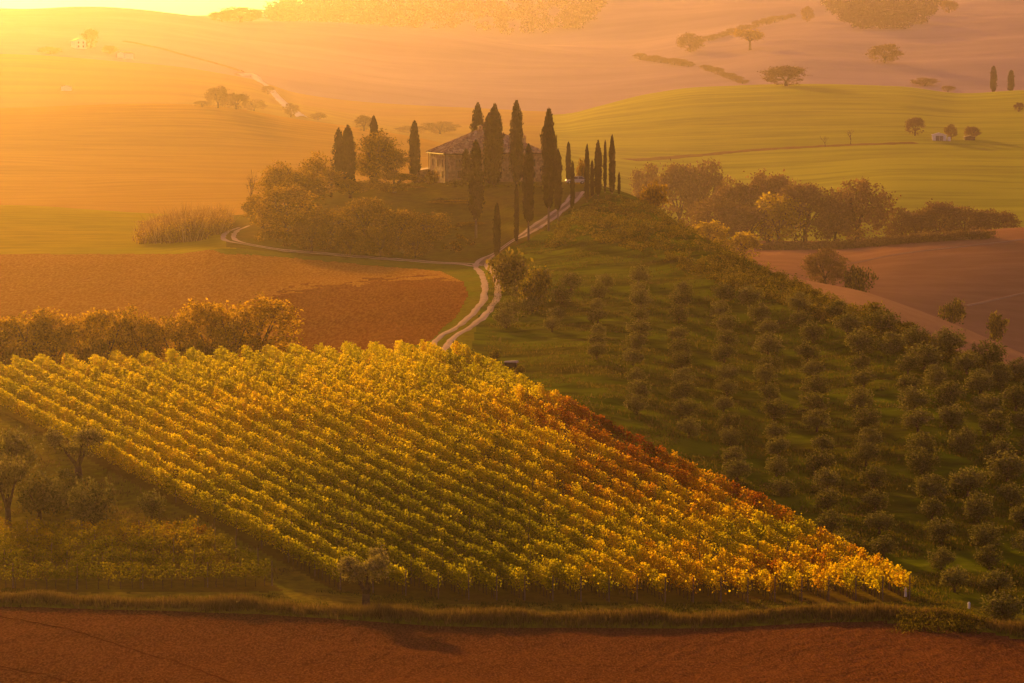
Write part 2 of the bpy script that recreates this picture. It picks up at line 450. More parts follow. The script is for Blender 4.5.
vn = np.zeros((NU, NW, 3))
tu = np.stack([np.gradient(XX, axis=0), np.gradient(YY, axis=0), np.gradient(Zg, axis=0)], -1)
tw = np.stack([np.gradient(XX, axis=1), np.gradient(YY, axis=1), np.gradient(Zg, axis=1)], -1)
vn = np.cross(tu, tw); vn /= np.linalg.norm(vn, axis=-1, keepdims=True) + 1e-12
vid = np.arange(NU * NW).reshape(NU, NW)
quads = np.stack([vid[:-1, :-1], vid[1:, :-1], vid[1:, 1:], vid[:-1, 1:]], -1).reshape(-1, 4)
allv = np.stack([XX, YY, Zg], -1).reshape(-1, 3)
alln = vn.reshape(-1, 3)
zf = zone.reshape(-1)
for zi, (nm, mt) in enumerate(zip(NAMES, MATS)):
    q = quads[zf == zi]
    if len(q) == 0:
        continue
    ids, inv = np.unique(q, return_inverse=True)
    me = mesh_np(nm, allv[ids], inv.reshape(-1, 4))
    smooth(me)
    me.normals_split_custom_set_from_vertices(alln[ids].tolist())
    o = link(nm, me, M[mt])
    tag(o, kind='structure')


# ------------------------------------------------------------------ tracks
def ribbon(name, pts, width, mat, lift=0.05, wob=0.12, seed=0, offset=0.0):
    """a strip draped on the ground along a world polyline"""
    p = np.array(pts, float)[:, :2]
    seg = np.concatenate([[0], np.cumsum(np.linalg.norm(np.diff(p, axis=0), axis=1))])
    n = max(8, int(seg[-1] / 0.8))
    s = np.linspace(0, seg[-1], n)
    c = np.stack([pchip(seg, p[:, 0], s), pchip(seg, p[:, 1], s)], -1)
    t = np.gradient(c, axis=0); t /= np.linalg.norm(t, axis=1, keepdims=True)
    nr = np.stack([-t[:, 1], t[:, 0]], -1)
    K = 5
    vs = []
    for k in range(K):
        a = (k / (K - 1) - 0.5)
        w = width * (1 + wob * 2 * vnoise(s / 3.0, np.full(n, k * 7.0), seed))
        q = c + nr * (offset + a * w)[:, None]
        z = ground(q[:, 0], q[:, 1]) + lift * (1 - (abs(a) * 2) ** 2 * 0.9)
        vs.append(np.column_stack([q, z]))
    vs = np.stack(vs, 1).reshape(-1, 3)
    fs = [(i * K + k, i * K + k + 1, (i + 1) * K + k + 1, (i + 1) * K + k) for i in range(n - 1) for k in range(K - 1)]
    me = mesh_np(name, vs, np.array(fs)); smooth(me)
    return link(name, me, mat)


def pix_path(pp, ymin=120):
    out = []
    for a in pp:
        h = at(a[0], a[2]) if len(a) == 3 else hit(a[0], a[1], ymin)
        if h is not None:
            out.append(h)
    return out


main = pix_path([(432, 349, 338), (446, 338), (468, 324), (484, 309), (491, 296), (491, 284), (487, 273), (481, 265), (489, 257), (504, 247), (522, 236), (541, 224), (558, 212), (572, 201), (578, 192)], 330)
side = pix_path([(480, 266), (466, 264), (440, 263), (400, 260), (350, 256), (300, 252), (262, 247), (240, 243), (228, 237), (233, 231), (243, 227)], 400)
M['drive'] = ground_mat('dusty_drive', (0.27, 0.185, 0.09), (0.34, 0.23, 0.12), (0.16, 0.12, 0.03), 0.15, 1.2, 0.4, 0.08)
tag(ribbon('drive', main[7:], 2.9, M['drive'], 0.035, 0.25, 3), kind='structure')
for pth, sd, nm in ((main, 1, 'farm_track'), (side, 2, 'side_track')):
    for k, off in ((0, -0.95), (1, 0.95)):
        tag(ribbon('track_rut' if sd == 1 else 'lane_rut', pth, 1.0, M['track'], 0.07, 0.3, sd * 10 + k, off), kind='structure')
fr = pix_path([(238, 66, 1800), (252, 75), (262, 83), (273, 92), (283, 103), (294, 112), (303, 118)], 1250)
tag(ribbon('far_road', fr, 6.0, M['chalk'], 1.0, 0.2, 5), kind='structure')
# pale paths on the red ploughland, a hedge-side edge on the far hill, wheel marks in the foreground soil
M['path_soil'] = ground_mat('trodden_soil', (0.34, 0.19, 0.11), (0.42, 0.25, 0.15), (0.28, 0.15, 0.08), 0.1, 1.0, 0.3, 0.1)
M['bank_soil'] = ground_mat('weedy_bank', (0.22, 0.14, 0.03), (0.28, 0.18, 0.035), (0.14, 0.09, 0.025), 0.05, 0.4, 0.6, 0.5)
M['wheel_shade'] = ground_mat('shaded_wheel_soil', (0.075, 0.021, 0.005), (0.10, 0.028, 0.007), (0.16, 0.05, 0.015), 0.6, 3.0, 0.5, 0.05)  # dark tone paints the shade lying in the wheel ruts
for k, (pp, ym, wd_, mt, nm) in enumerate([([(845, 264), (880, 258), (916, 252), (970, 246), (1030, 239), (1100, 232)], 600, 1.3, 'path_soil', 'field_path'), ([(966, 306), (1000, 299), (1040, 290), (1100, 280)], 600, 1.3, 'path_soil', 'field_path'),
                                           ([(125, 42), (165, 50), (205, 61), (242, 72)], 1500, 5.0, 'redhill', 'field_edge'),
                                           ([(628, 160), (690, 156), (760, 150), (830, 146), (880, 144), (915, 143)], 1020, 9.0, 'bank_soil', 'field_bank'), ([(-30, 611), (0, 617), (60, 628), (120, 646), (180, 664), (245, 688)], 130, 0.17, 'wheel_shade', 'wheel_mark'), ([(-30, 660), (0, 667), (50, 677), (100, 690)], 130, 0.17, 'wheel_shade', 'wheel_mark')]):
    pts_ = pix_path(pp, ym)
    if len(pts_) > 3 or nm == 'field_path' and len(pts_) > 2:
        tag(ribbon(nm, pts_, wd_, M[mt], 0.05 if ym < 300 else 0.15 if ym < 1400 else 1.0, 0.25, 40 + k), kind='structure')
print('tracks', [tuple(np.round(x, 1)) for x in main][:20])

# ------------------------------------------------------------------ plant kit
M['olive_leaf'] = leaf_mat('olive_leaf', [(0.15, (0.070, 0.074, 0.015)), (0.45, (0.145, 0.145, 0.038)), (0.8, (0.27, 0.255, 0.075))], 0.25, spread=0.6)
M['old_olive_leaf'] = leaf_mat('old_olive_leaf', [(0.15, (0.12, 0.115, 0.03)), (0.45, (0.23, 0.21, 0.06)), (0.8, (0.38, 0.34, 0.11))], 0.3, spread=0.6)
M['cypress_leaf'] = leaf_mat('cypress_leaf', [(0.2, (0.013, 0.011, 0.004)), (0.55, (0.030, 0.022, 0.006)), (0.9, (0.055, 0.038, 0.009))], 0.15, spread=0.5)
M['tree_leaf'] = leaf_mat('tree_leaf', [(0.15, (0.085, 0.062, 0.006)), (0.5, (0.20, 0.13, 0.009)), (0.85, (0.38, 0.24, 0.014))], 0.45, spread=0.6, objvar=0.35)
M['yellow_leaf'] = leaf_mat('yellow_leaf', [(0.15, (0.18, 0.14, 0.01)), (0.5, (0.37, 0.28, 0.014)), (0.85, (0.55, 0.42, 0.02))], 0.45, spread=0.6)
M['row_leaf'] = leaf_mat('row_leaf', [(0.15, (0.14, 0.095, 0.005)), (0.5, (0.33, 0.215, 0.008)), (0.85, (0.55, 0.36, 0.012))], 0.58, spread=0.7, objvar=0.3)
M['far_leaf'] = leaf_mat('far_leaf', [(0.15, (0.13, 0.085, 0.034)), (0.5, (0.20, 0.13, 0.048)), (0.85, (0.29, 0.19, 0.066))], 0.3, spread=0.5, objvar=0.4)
M['wood_leaf'] = leaf_mat('wood_leaf', [(0.15, (0.05, 0.034, 0.022)), (0.5, (0.075, 0.05, 0.03)), (0.85, (0.11, 0.075, 0.042))], 0.03, spread=0.5)
M['scrub_leaf'] = leaf_mat('scrub_leaf', [(0.15, (0.055, 0.05, 0.007)), (0.5, (0.13, 0.115, 0.012)), (0.85, (0.29, 0.24, 0.024))], 0.3, spread=0.7)
M['dry_grass'] = leaf_mat('dry_grass', [(0.15, (0.085, 0.06, 0.016)), (0.5, (0.16, 0.115, 0.03)), (0.9, (0.26, 0.18, 0.06))], 0.3, spread=0.8)
M['green_grass'] = leaf_mat('green_grass', [(0.15, (0.05, 0.055, 0.008)), (0.5, (0.09, 0.09, 0.012)), (0.9, (0.15, 0.12, 0.02))], 0.35, spread=0.8)
M['reed'] = leaf_mat('reed', [(0.1, (0.14, 0.08, 0.03)), (0.55, (0.24, 0.14, 0.05)), (0.9, (0.45, 0.32, 0.17))], 0.35, spread=0.9)
M['bark'] = plain_mat('bark', (0.075, 0.048, 0.028), (0.14, 0.095, 0.06), 6.0, 0.95, 0, 0.6, 0.05)
M['pale_bark'] = plain_mat('weathered_bark', (0.17, 0.115, 0.07), (0.26, 0.18, 0.11), 6.0, 0.95, 0, 0.5, 0.04)
M['post_wood'] = plain_mat('post_wood', (0.16, 0.11, 0.07), (0.24, 0.17, 0.11), 8.0, 0.9)
VINE_STOPS = [(0.0, (0.24, 0.26, 0.005)), (0.22, (0.56, 0.51, 0.005)), (0.42, (0.84, 0.66, 0.007)), (0.56, (0.64, 0.36, 0.007)), (0.70, (0.42, 0.145, 0.006)), (0.86, (0.26, 0.06, 0.006)), (1.0, (0.12, 0.034, 0.006))]
M['shaded_vine_leaf'] = leaf_mat('shaded_vine_leaf', [(p_, tuple(0.42 * q_ for q_ in c_)) for p_, c_ in VINE_STOPS], 0.5, attr='hue', objvar=0.0, spread=0.3, tcol=1.0)  # vine leaf colours darkened, putting the small block's shade into them
M['vine_leaf'] = leaf_mat('vine_leaf', VINE_STOPS, 0.55, attr='hue', objvar=0.0, spread=0.22, tcol=1.12)


def quads(P, s, up=0.0, asp=0.62, flat=0.0):
    """one small diamond leaf per point; s may be an array"""
    n = len(P)
    s = np.broadcast_to(np.asarray(s, float), (n,))[:, None]
    t = RNG.normal(size=(n, 3)); t[:, 2] = t[:, 2] * (1 - flat) + up
    t /= np.linalg.norm(t, axis=1, keepdims=True) + 1e-9
    r = RNG.normal(size=(n, 3)); b = np.cross(t, r); b /= np.linalg.norm(b, axis=1, keepdims=True) + 1e-9
    V = np.stack([P - t * s, P - b * s * asp, P + t * s, P + b * s * asp], 1).reshape(-1, 3)
    return V, np.arange(4 * n).reshape(n, 4)


def dirs(n):
    d = RNG.normal(size=(n, 3)); return d / np.linalg.norm(d, axis=1, keepdims=True)


def crown_points(lobes, nclump, per, sig, inner=0.45):
    """leaf positions: clumps near the skin of several lobes, each clump a small puff"""
    vol = np.array([np.prod(r) ** (2 / 3) for c, r in lobes]); pick = RNG.choice(len(lobes), nclump, p=vol / vol.sum())
    C = np.array([lobes[i][0] for i in pick], float); Rr = np.array([lobes[i][1] for i in pick], float)
    rad = inner + (1 - inner) * RNG.random((nclump, 1)) ** 0.55
    ctr = C + dirs(nclump) * Rr * rad
    sz = sig * (0.6 + 0.8 * RNG.random((nclump, 1)))
    cnt = RNG.poisson(per, nclump) + 1
    P = np.repeat(ctr, cnt, 0) + RNG.normal(size=(cnt.sum(), 3)) * np.repeat(sz, cnt, 0) * (1, 1, 0.75)
    return P


def leaf_mesh(name, P, s, mat, **kw):
    V, f = quads(P, s, **kw)
    me = mesh_np(name, V, f); me.materials.append(mat)
    return me


def limbs(mb, base_h, spread, top_h, r0, n=5, seed=0, lean=0.0):
    rr = random.Random(seed)
    mb.tube([(0, 0, -0.4), (0.02, 0, base_h * 0.5), (lean, 0.03, base_h)], [r0 * 1.25, r0, r0 * 0.8], 7)
    for k in range(n):
        a = k * 2 * math.pi / n + rr.uniform(-.5, .5); q = spread * rr.uniform(0.55, 0.95); zt = top_h * rr.uniform(0.75, 1.0)
        p0 = (lean, 0.03, base_h * 0.92); p1 = (lean + q * 0.45 * math.cos(a), q * 0.45 * math.sin(a), base_h + (zt - base_h) * 0.45)
        p2 = (lean + q * math.cos(a), q * math.sin(a), zt)
        mb.tube([p0, p1, p2], [r0 * 0.6, r0 * 0.38, r0 * 0.12], 5)
        for j in range(2):
            e = rr.uniform(-0.9, 0.9)
            mb.tube([p1, (p1[0] + q * 0.5 * math.cos(a + e), p1[1] + q * 0.5 * math.sin(a + e), p1[2] + (zt - p1[2]) * 0.9)], [r0 * 0.28, r0 * 0.08], 4)


def ext(P):
    return max(np.percentile(P[:, 0], 97) - np.percentile(P[:, 0], 3), np.percentile(P[:, 1], 97) - np.percentile(P[:, 1], 3)), np.percentile(P[:, 2], 99)


def make_olive(seed):
    """about 3.4 m tall, 3.3 m wide"""
    rr = random.Random(seed)
    lobes = []
    for k in range(6):
        a = k * 1.05 + rr.uniform(-.4, .4); d = rr.uniform(0.35, 0.85)
        lobes.append(((d * math.cos(a), d * math.sin(a), rr.uniform(0.75, 1.9)), (rr.uniform(.6, .9), rr.uniform(.6, .9), rr.uniform(.55, .85))))
    lobes.append(((0, 0, 2.3), (0.75, 0.75, 0.8)))
    P = crown_points(lobes, 150, 11, 0.20, 0.5)
    # upright shoots
    q = dirs(46); top = np.column_stack([q[:, :2] * 1.35, 2.0 + 1.1 * RNG.random(46) * (1 - 0.4 * np.hypot(q[:, 0], q[:, 1]))])
    P = np.vstack([P] + [top + (0, 0, -0.16 * k) + RNG.normal(size=(46, 3)) * 0.07 for k in range(6)])
    cm = leaf_mesh('olive_crown', P, 0.10 + 0.05 * RNG.random(len(P)), M['olive_leaf'], up=0.5, asp=0.5)
    mb = MB(); limbs(mb, 0.55, 1.0, 2.1, 0.13, 4, seed)
    tm = mb.mesh('olive_trunk'); smooth(tm); tm.materials.append(M['bark'])
    return (cm, tm) + ext(P)


def make_gnarled(seed):
    """old olive, 4 m tall, thick forked trunk and an open crown"""
    rr = random.Random(seed); mb = MB()
    mb.tube([(0, 0, -0.3), (0.05, 0, 0.4), (0.0, 0, 0.95)], [0.36, 0.27, 0.25], 8)
    tips = []
    for k, (a, q) in enumerate(((0.2, 0.9), (2.6, 1.0), (4.4, 0.7))):
        p1_ = (q * 0.5 * math.cos(a), q * 0.5 * math.sin(a), 1.6); p2_ = (q * 1.1 * math.cos(a), q * 1.1 * math.sin(a), 2.5)
        mb.tube([(0, 0, 0.85), p1_, p2_], [0.19, 0.13, 0.07], 6)
        for j in range(4):
            e_ = a + rr.uniform(-1.1, 1.1); t_ = (p2_[0] + 0.7 * math.cos(e_), p2_[1] + 0.7 * math.sin(e_), rr.uniform(2.7, 3.6))
            mb.tube([p2_, t_], [0.06, 0.02], 4); tips.append(t_)
    lobes = [(t_, (0.62, 0.62, 0.5)) for t_ in tips] + [((rr.uniform(-1, 1), rr.uniform(-1, 1), 2.3), (0.6, 0.6, 0.45)) for k in range(4)]
    P = crown_points(lobes, 240, 17, 0.18, 0.4)
    cm = leaf_mesh('olive_crown', P, 0.08 + 0.05 * RNG.random(len(P)), M['old_olive_leaf'], up=0.5, asp=0.5)
    tm = mb.mesh('olive_trunk'); smooth(tm); tm.materials.append(M['bark'])
    return (cm, tm) + ext(P)


def make_cypress(seed, slim=0.10, loose=1.0, z0=0.25):
    """10 m tall spindle; slim = radius over height"""
    h, r = 10.0, 10.0 * slim
    n = 3000
    prof_t = np.array([0.0, 0.04, 0.12, 0.3, 0.5, 0.7, 0.85, 0.95, 1.0]); prof_r = np.array([0.25, 0.60, 0.84, 0.97, 1.0, 0.90, 0.68, 0.38, 0.06])
    rr = random.Random(seed); prof_r = prof_r * np.array([1] + [rr.uniform(.9, 1.1) for _ in range(8)])
    t = RNG.random(n * 2); keep = RNG.random(n * 2) < np.interp(t, prof_t, prof_r); t = t[keep][:n]
    a = RNG.random(len(t)) * 2 * math.pi
    lump = 1 + 0.30 * loose * vnoise(a * 1.9 + seed, t * 13, seed) * 2 + 0.10 * RNG.normal(size=len(t))
    rad = np.interp(t, prof_t, prof_r) * r * lump * (0.72 + 0.28 * RNG.random(len(t))) * np.where(RNG.random(len(t)) < 0.07, 1.22, 1.0)
    P = np.column_stack([rad * np.cos(a), rad * np.sin(a), z0 + t * (h - z0)])
    V, f = quads(P, 0.17 + 0.1 * RNG.random(len(t)), up=1.6, asp=0.42)
    # dense inner core so the tree is opaque
    kt = np.linspace(0.01, 0.97, 22); ka = np.linspace(0, 2 * math.pi, 11)[:-1]
    K = []
    for q in kt:
        for w in ka:
            rc = np.interp(q, prof_t, prof_r) * r * (0.72 + 0.3 * float(vnoise(np.array(w * 1.9 + seed), np.array(q * 11), seed)))
            K.append((rc * math.cos(w), rc * math.sin(w), z0 + q * (h - z0)))
    nb = len(V); nk = len(ka)
    cf = [(nb + i * nk + k, nb + i * nk + (k + 1) % nk, nb + (i + 1) * nk + (k + 1) % nk, nb + (i + 1) * nk + k) for i in range(len(kt) - 1) for k in range(nk)]
    me = mesh_np('cypress_crown', np.vstack([V, K]), np.vstack([f, cf])); me.materials.append(M['cypress_leaf'])
    mb = MB(); mb.tube([(0, 0, -0.6), (0, 0, 1.2), (0, 0, 5)], [0.24, 0.19, 0.09], 7)
    tm = mb.mesh('cypress_trunk'); smooth(tm); tm.materials.append(M['pale_bark'])
    return me, tm, 2 * r, h


def make_broadleaf(seed, mat, low=0.28, nleaf=2600, squash=1.0, leaf=0.2):
    """8 m tall, 7 m wide, lumpy crown reaching down to low*height"""
    rr = random.Random(seed); h = 8.0
    lobes = []
    zc = h * (1 + low) / 2
    for k in range(9):
        a = k * 2.4 + rr.uniform(-.4, .4); d = rr.uniform(0.9, 2.2)
        lobes.append(((d * math.cos(a), d * math.sin(a), zc + rr.uniform(-1, 1) * h * (1 - low) * 0.30), (rr.uniform(1.0, 1.7), rr.uniform(1.0, 1.7), rr.uniform(0.9, 1.5))))
    lobes.append(((rr.uniform(-.5, .5), 0, h - 1.5), (1.4, 1.4, 1.4)))
    lobes.append(((0, 0, zc), (1.9, 1.9, h * (1 - low) * 0.4)))
    nc = 190
    P = crown_points(lobes, nc, nleaf / nc, 0.36, 0.45)
    cm = leaf_mesh('broadleaf_crown', P, leaf * (0.7 + 0.6 * RNG.random(len(P))), mat, up=0.1, asp=0.7)
    mb = MB(); limbs(mb, h * max(low, 0.2), 2.2, h * 0.85, 0.2, 5, seed)
    tm = mb.mesh('broadleaf_trunk'); smooth(tm); tm.materials.append(M['bark'])
    return (cm, tm) + ext(P)


def make_dome(seed, mat, nleaf=3000, leaf=0.2):
    """8 m tall, 8 m wide rounded crown reaching the ground"""
    rr = random.Random(seed)
    lobes = [((0, 0, 4.0), (3.2, 3.2, 3.6))]
    for k in range(11):
        a = k * 2.4 + rr.uniform(-.4, .4); el = rr.uniform(-0.5, 1.2); d = rr.uniform(2.2, 3.0)
        lobes.append(((d * math.cos(a) * math.cos(el), d * math.sin(a) * math.cos(el), 3.9 + 2.9 * math.sin(el)), (rr.uniform(.9, 1.5),) * 2 + (rr.uniform(.8, 1.4),)))
    P = crown_points(lobes, 240, nleaf / 240, 0.34, 0.6); P = P[P[:, 2] > -0.2]
    cm = leaf_mesh('broadleaf_crown', P, leaf * (0.7 + 0.6 * RNG.random(len(P))), mat, up=0.1, asp=0.7)
    mb = MB(); limbs(mb, 1.8, 2.2, 6.5, 0.24, 5, seed)
    tm = mb.mesh('broadleaf_trunk'); smooth(tm); tm.materials.append(M['bark'])
    return (cm, tm) + ext(P)


def make_shrub(seed, mat, nleaf=1500, leaf=0.12):
    """2.4 m tall, 3.4 m wide mound"""
    rr = random.Random(seed)
    lobes = [((rr.uniform(-.9, .9), rr.uniform(-.9, .9), rr.uniform(0.6, 1.3)), (rr.uniform(.6, 1.0), rr.uniform(.6, 1.0), rr.uniform(.55, .95))) for k in range(7)]
    P = crown_points(lobes, 130, nleaf / 130, 0.2, 0.45); P = P[P[:, 2] > -0.1]
    cm = leaf_mesh('shrub_foliage', P, leaf * (0.7 + 0.7 * RNG.random(len(P))), mat, up=0.4, asp=0.6)
    mb = MB()
    for k in range(5):
        a = k * 1.26; mb.tube([(0.1 * math.cos(a), 0.1 * math.sin(a), -0.3), (0.35 * math.cos(a), 0.35 * math.sin(a), 0.7), (0.7 * math.cos(a), 0.7 * math.sin(a), 1.5)], [0.06, 0.045, 0.015], 5)
    tm = mb.mesh('shrub_stems'); smooth(tm); tm.materials.append(M['bark'])
    return (cm, tm) + ext(P)


def make_bare(seed):
    """7 m leafless tree"""
    rr = random.Random(seed); mb = MB()

    def grow(p, d, l, r, k):
        q = p + d * l
        mb.tube([p, (p + q) / 2 + np.array([rr.uniform(-.05, .05) * l] * 3), q], [r, r * 0.85, r * 0.65], 5 if k < 2 else 4)
        if k >= 5: return
        for j in range(3 if k < 2 else 2):
            e = d + np.array([rr.uniform(-.55, .55), rr.uniform(-.55, .55), rr.uniform(-.05, .35)]); e /= np.linalg.norm(e)
            grow(q, e, l * rr.uniform(.6, .82), r * 0.62, k + 1)
    grow(np.array([0, 0, -0.3]), np.array([0.03, 0, 1.0]), 2.0, 0.14, 0)
    tm = mb.mesh('bare_branches'); tm.materials.append(M['bark'])
    return None, tm, 4.6, 7.0


KIT = {
    'olive': [make_olive(s) for s in range(7)],
    'gnarled': [make_gnarled(s) for s in range(3)],
    'cypress': [make_cypress(s) for s in range(5)],
    'stem_cypress': [make_cypress(s + 8, 0.10, 1.2, 1.9) for s in range(4)],
    'loose_cypress': [make_cypress(s + 20, 0.14, 2.2) for s in range(2)],
    'tree': [make_broadleaf(s, M['tree_leaf'], 0.18, 5500, 1, 0.15) for s in range(5)],
    'leggy_tree': [make_broadleaf(s + 30, M['tree_leaf'], 0.42, 1700) for s in range(3)],
    'low_tree': [make_dome(s + 40, M['tree_leaf'], 6500, 0.14) for s in range(4)],
    'row_tree': [make_dome(s + 45, M['row_leaf'], 4200, 0.15) for s in range(4)],
    'far_tree': [make_dome(s + 50, M['far_leaf'], 5200, 0.17) for s in range(5)],
    'yellow_tree': [make_dome(s + 60, M['yellow_leaf'], 2400, 0.24) for s in range(2)],
    'shrub': [make_shrub(s, M['tree_leaf']) for s in range(4)],
    'dark_shrub': [make_shrub(s + 10, M['scrub_leaf']) for s in range(3)],
    'bare': [make_bare(s) for s in range(2)],
}
_count = {}


def plant(kind, px, top, wpx, label, cat='tree', Y=None, base=None, group=None, name=None, ymin=120, sink=0.0):
    """stand a plant of the kit on the ground: column px, crown top row, width in picture points, at depth Y (or where row `base` meets the ground)"""
    p = at(px, Y) if Y is not None else hit(px, base, ymin)
    k = _count.get(kind, 0); _count[kind] = k + 1
    cm, tm, w0, h0 = KIT[kind][k % len(KIT[kind])]
    gy = project(*p)[1]
    h = max((gy - top), 2.0) / F * p[1] + sink; w = wpx / F * p[1]
    nm = name or {'olive': 'olive_tree', 'gnarled': 'olive_tree', 'cypress': 'cypress_tree', 'loose_cypress': 'cypress_tree', 'stem_cypress': 'cypress_tree', 'shrub': 'shrub', 'dark_shrub': 'shrub', 'bare': 'bare_tree'}.get(kind, 'broadleaf_tree')
    rz = random.uniform(0, 6.28)
    t = thing(nm, label, cat, (p[0], p[1], p[2] - sink), rz, (w / w0, w / w0, h / h0), group)
    if tm: link('stems' if 'shrub' in kind else ('trunk' if kind != 'bare' else 'branches'), tm, None, t)
    if cm: link('foliage' if 'shrub' in kind else 'crown', cm, None, t)
    return t


ORD = ['first', 'second', 'third', 'fourth', 'fifth', 'sixth', 'seventh', 'eighth', 'ninth', 'tenth', 'eleventh', 'twelfth', 'thirteenth', 'fourteenth', 'fifteenth',
       'sixteenth', 'seventeenth', 'eighteenth', 'nineteenth', 'twentieth', 'twenty-first', 'twenty-second', 'twenty-third', 'twenty-fourth']

# ------------------------------------------------------------------ cypresses round the farmhouse: column, top, base row or depth, width, kind
CYP = [
    (414.5, 121, 605, None, 13, 'lone cypress on the far left of the farmhouse, standing clear of the wall'),
    (478, 103, 632, None, 16, 'cypress rising behind the farmhouse roof beside its peak'),
    (489, 113, 596, None, 14, 'cypress half hidden behind the tallest cypress in front of the roof peak'),
    (494.5, 104, 588, None, 19, 'broad tall cypress in front of the roof peak with a bare pale trunk below'),
    (497, 203, None, 258, 9, 'narrow young cypress at the foot of the drive beside the track junction'),
    (476, 140, None, 238, 17, 'cypress in front of the farmhouse corner with a pale bare trunk on the slope'),
    (466, 149, 592, None, 12, 'short cypress pressed against the front wall near the left corner'),
    (516.5, 101, 590, None, 16, 'tallest slim cypress with a blunt tip in front of the right roof half'),
    (516.5, 184, None, 243, 6, 'thin young cypress below the blunt tall one, beside the drive'),
    (528.5, 144, None, 240, 14, 'cypress just below the chimney, its trunk on the drive edge'),
    (548.5, 108, None, 231, 15, 'tall pointed cypress at the right end of the farmhouse beside the drive'),
    (553.5, 131, 585, None, 9, 'slender cypress showing as a shoulder behind the tall pointed one at the house end'),
    (558, 149, None, 224, 9.5, 'medium cypress beside the drive, right of the tall pointed one'),
    (568.5, 142, 600, None, 6.5, 'slim cypress just behind the parked car'),
    (572.5, 161, None, 210, 5.5, 'thin cypress standing in front of the parked car'),
    (587, 144, None, 203, 6, 'thin cypress right of the parked car, leftmost of the hilltop cluster'),
    (592, 160, None, 197, 5, 'small thin cypress left of the blunt one in the hilltop cluster'),
    (598, 140, None, 196, 9, 'thick blunt-topped cypress in the middle of the hilltop cluster'),
    (605, 140, None, 193, 4.5, 'needle thin cypress between the blunt one and the tall right one on the hilltop'),
    (612, 135, None, 194, 7.5, 'tall pointed cypress at the right of the hilltop cluster'),
    (619, 172, None, 195, 3.5, 'tiny young cypress at the right end of the hilltop cluster'),
    (374, 116, 600, None, 12, 'cypress poking up behind the round leafy trees left of the farmhouse'),
    (339, 128, 585, None, 14, 'loose ragged cypress among the trees left of the farmhouse, left of a denser one'),
    (348, 125, 580, None, 17, 'dense broad cypress among the trees left of the farmhouse'),
]
for px, top, Y, base, w, lab in CYP:
    lift = 0
    plant('loose_cypress' if 'ragged' in lab else 'stem_cypress' if base and w >= 9 and 'young' not in lab and base > 205 else 'cypress', px, top, w * 0.80, lab, 'cypress', Y=Y, base=base, group='cypresses around the farmhouse')
# bare lower trunks show where the crown starts above the ground
for px, top, lab in ((992.5, 66, 'left and taller of two cypresses on the far ridge'), (1010, 70, 'right and shorter of two cypresses on the far ridge')):
    plant('cypress', px, top, 6.5, lab, 'cypress', Y=1730, group='pair of cypresses on the far ridge')

# ------------------------------------------------------------------ trees and bushes of the knoll
KNOLL = [
    ('tree', 279, 164, 36, 575, 'round tree at the left end of the knoll above the reeds'),
    ('leggy_tree', 315, 154, 27, 583, 'slim leggy tree with visible trunks left of the ragged cypress'),
    ('tree', 375, 136, 42, 590, 'large round tree right of the dense cypress, below a cypress tip'),
    ('tree', 394, 150, 26, 594, 'smaller rounded tree joined to the right side of the large round tree'),
    ('leggy_tree', 331, 170, 26, 575, 'leggy tree in front of the ragged cypress'),
    ('low_tree', 286, 188, 56, 534, 'broad low tree at the bend of the side track'),
    ('low_tree', 300, 184, 46, 558, 'wide leafy tree below the round tree of the knoll'),
    ('low_tree', 331, 211, 50, 524, 'low spreading tree in the middle of the knoll slope'),
    ('low_tree', 364, 199, 46, 532, 'low bushy tree right of the middle of the knoll slope'),
    ('low_tree', 394, 174, 50, 580, 'broad bushy tree beside the lone cypress left of the house'),
    ('low_tree', 397, 211, 42, 524, 'bushy tree above the side track, under the broad tree'),
    ('low_tree', 428, 214, 38, 528, 'bushy tree on the slope below the farmhouse corner'),
    ('low_tree', 311, 219, 34, 516, 'small bushy tree at the track edge, left of the middle slope tree'),
    ('low_tree', 350, 231, 22, 512, 'small bushy tree at the track edge, right of the middle slope tree'),
    ('low_tree', 380, 229, 30, 512, 'small round bush tree at the track edge below the broad trees'),
    ('low_tree', 415, 233, 24, 511, 'small bush tree at the track edge below the farmhouse slope'),
    ('tree', 303, 172, 38, 566, 'full round tree between the knoll end tree and the leggy trees'),
    ('low_tree', 262, 196, 34, 548, 'small full tree under the leafless tree at the left of the knoll'),
    ('low_tree', 452, 200, 40, 566, 'dense low tree on the slope under the farmhouse corner cypresses'),
    ('low_tree', 470, 222, 24, 545, 'small low tree beside the drive left of the young junction cypress'),
    ('tree', 350, 180, 40, 572, 'dark full tree below the dense cypress'),
]
for kind, px, top, w, Y, lab in KNOLL:
    plant(kind, px, top, w, lab, 'tree', Y=Y, group='trees on the farmhouse knoll')
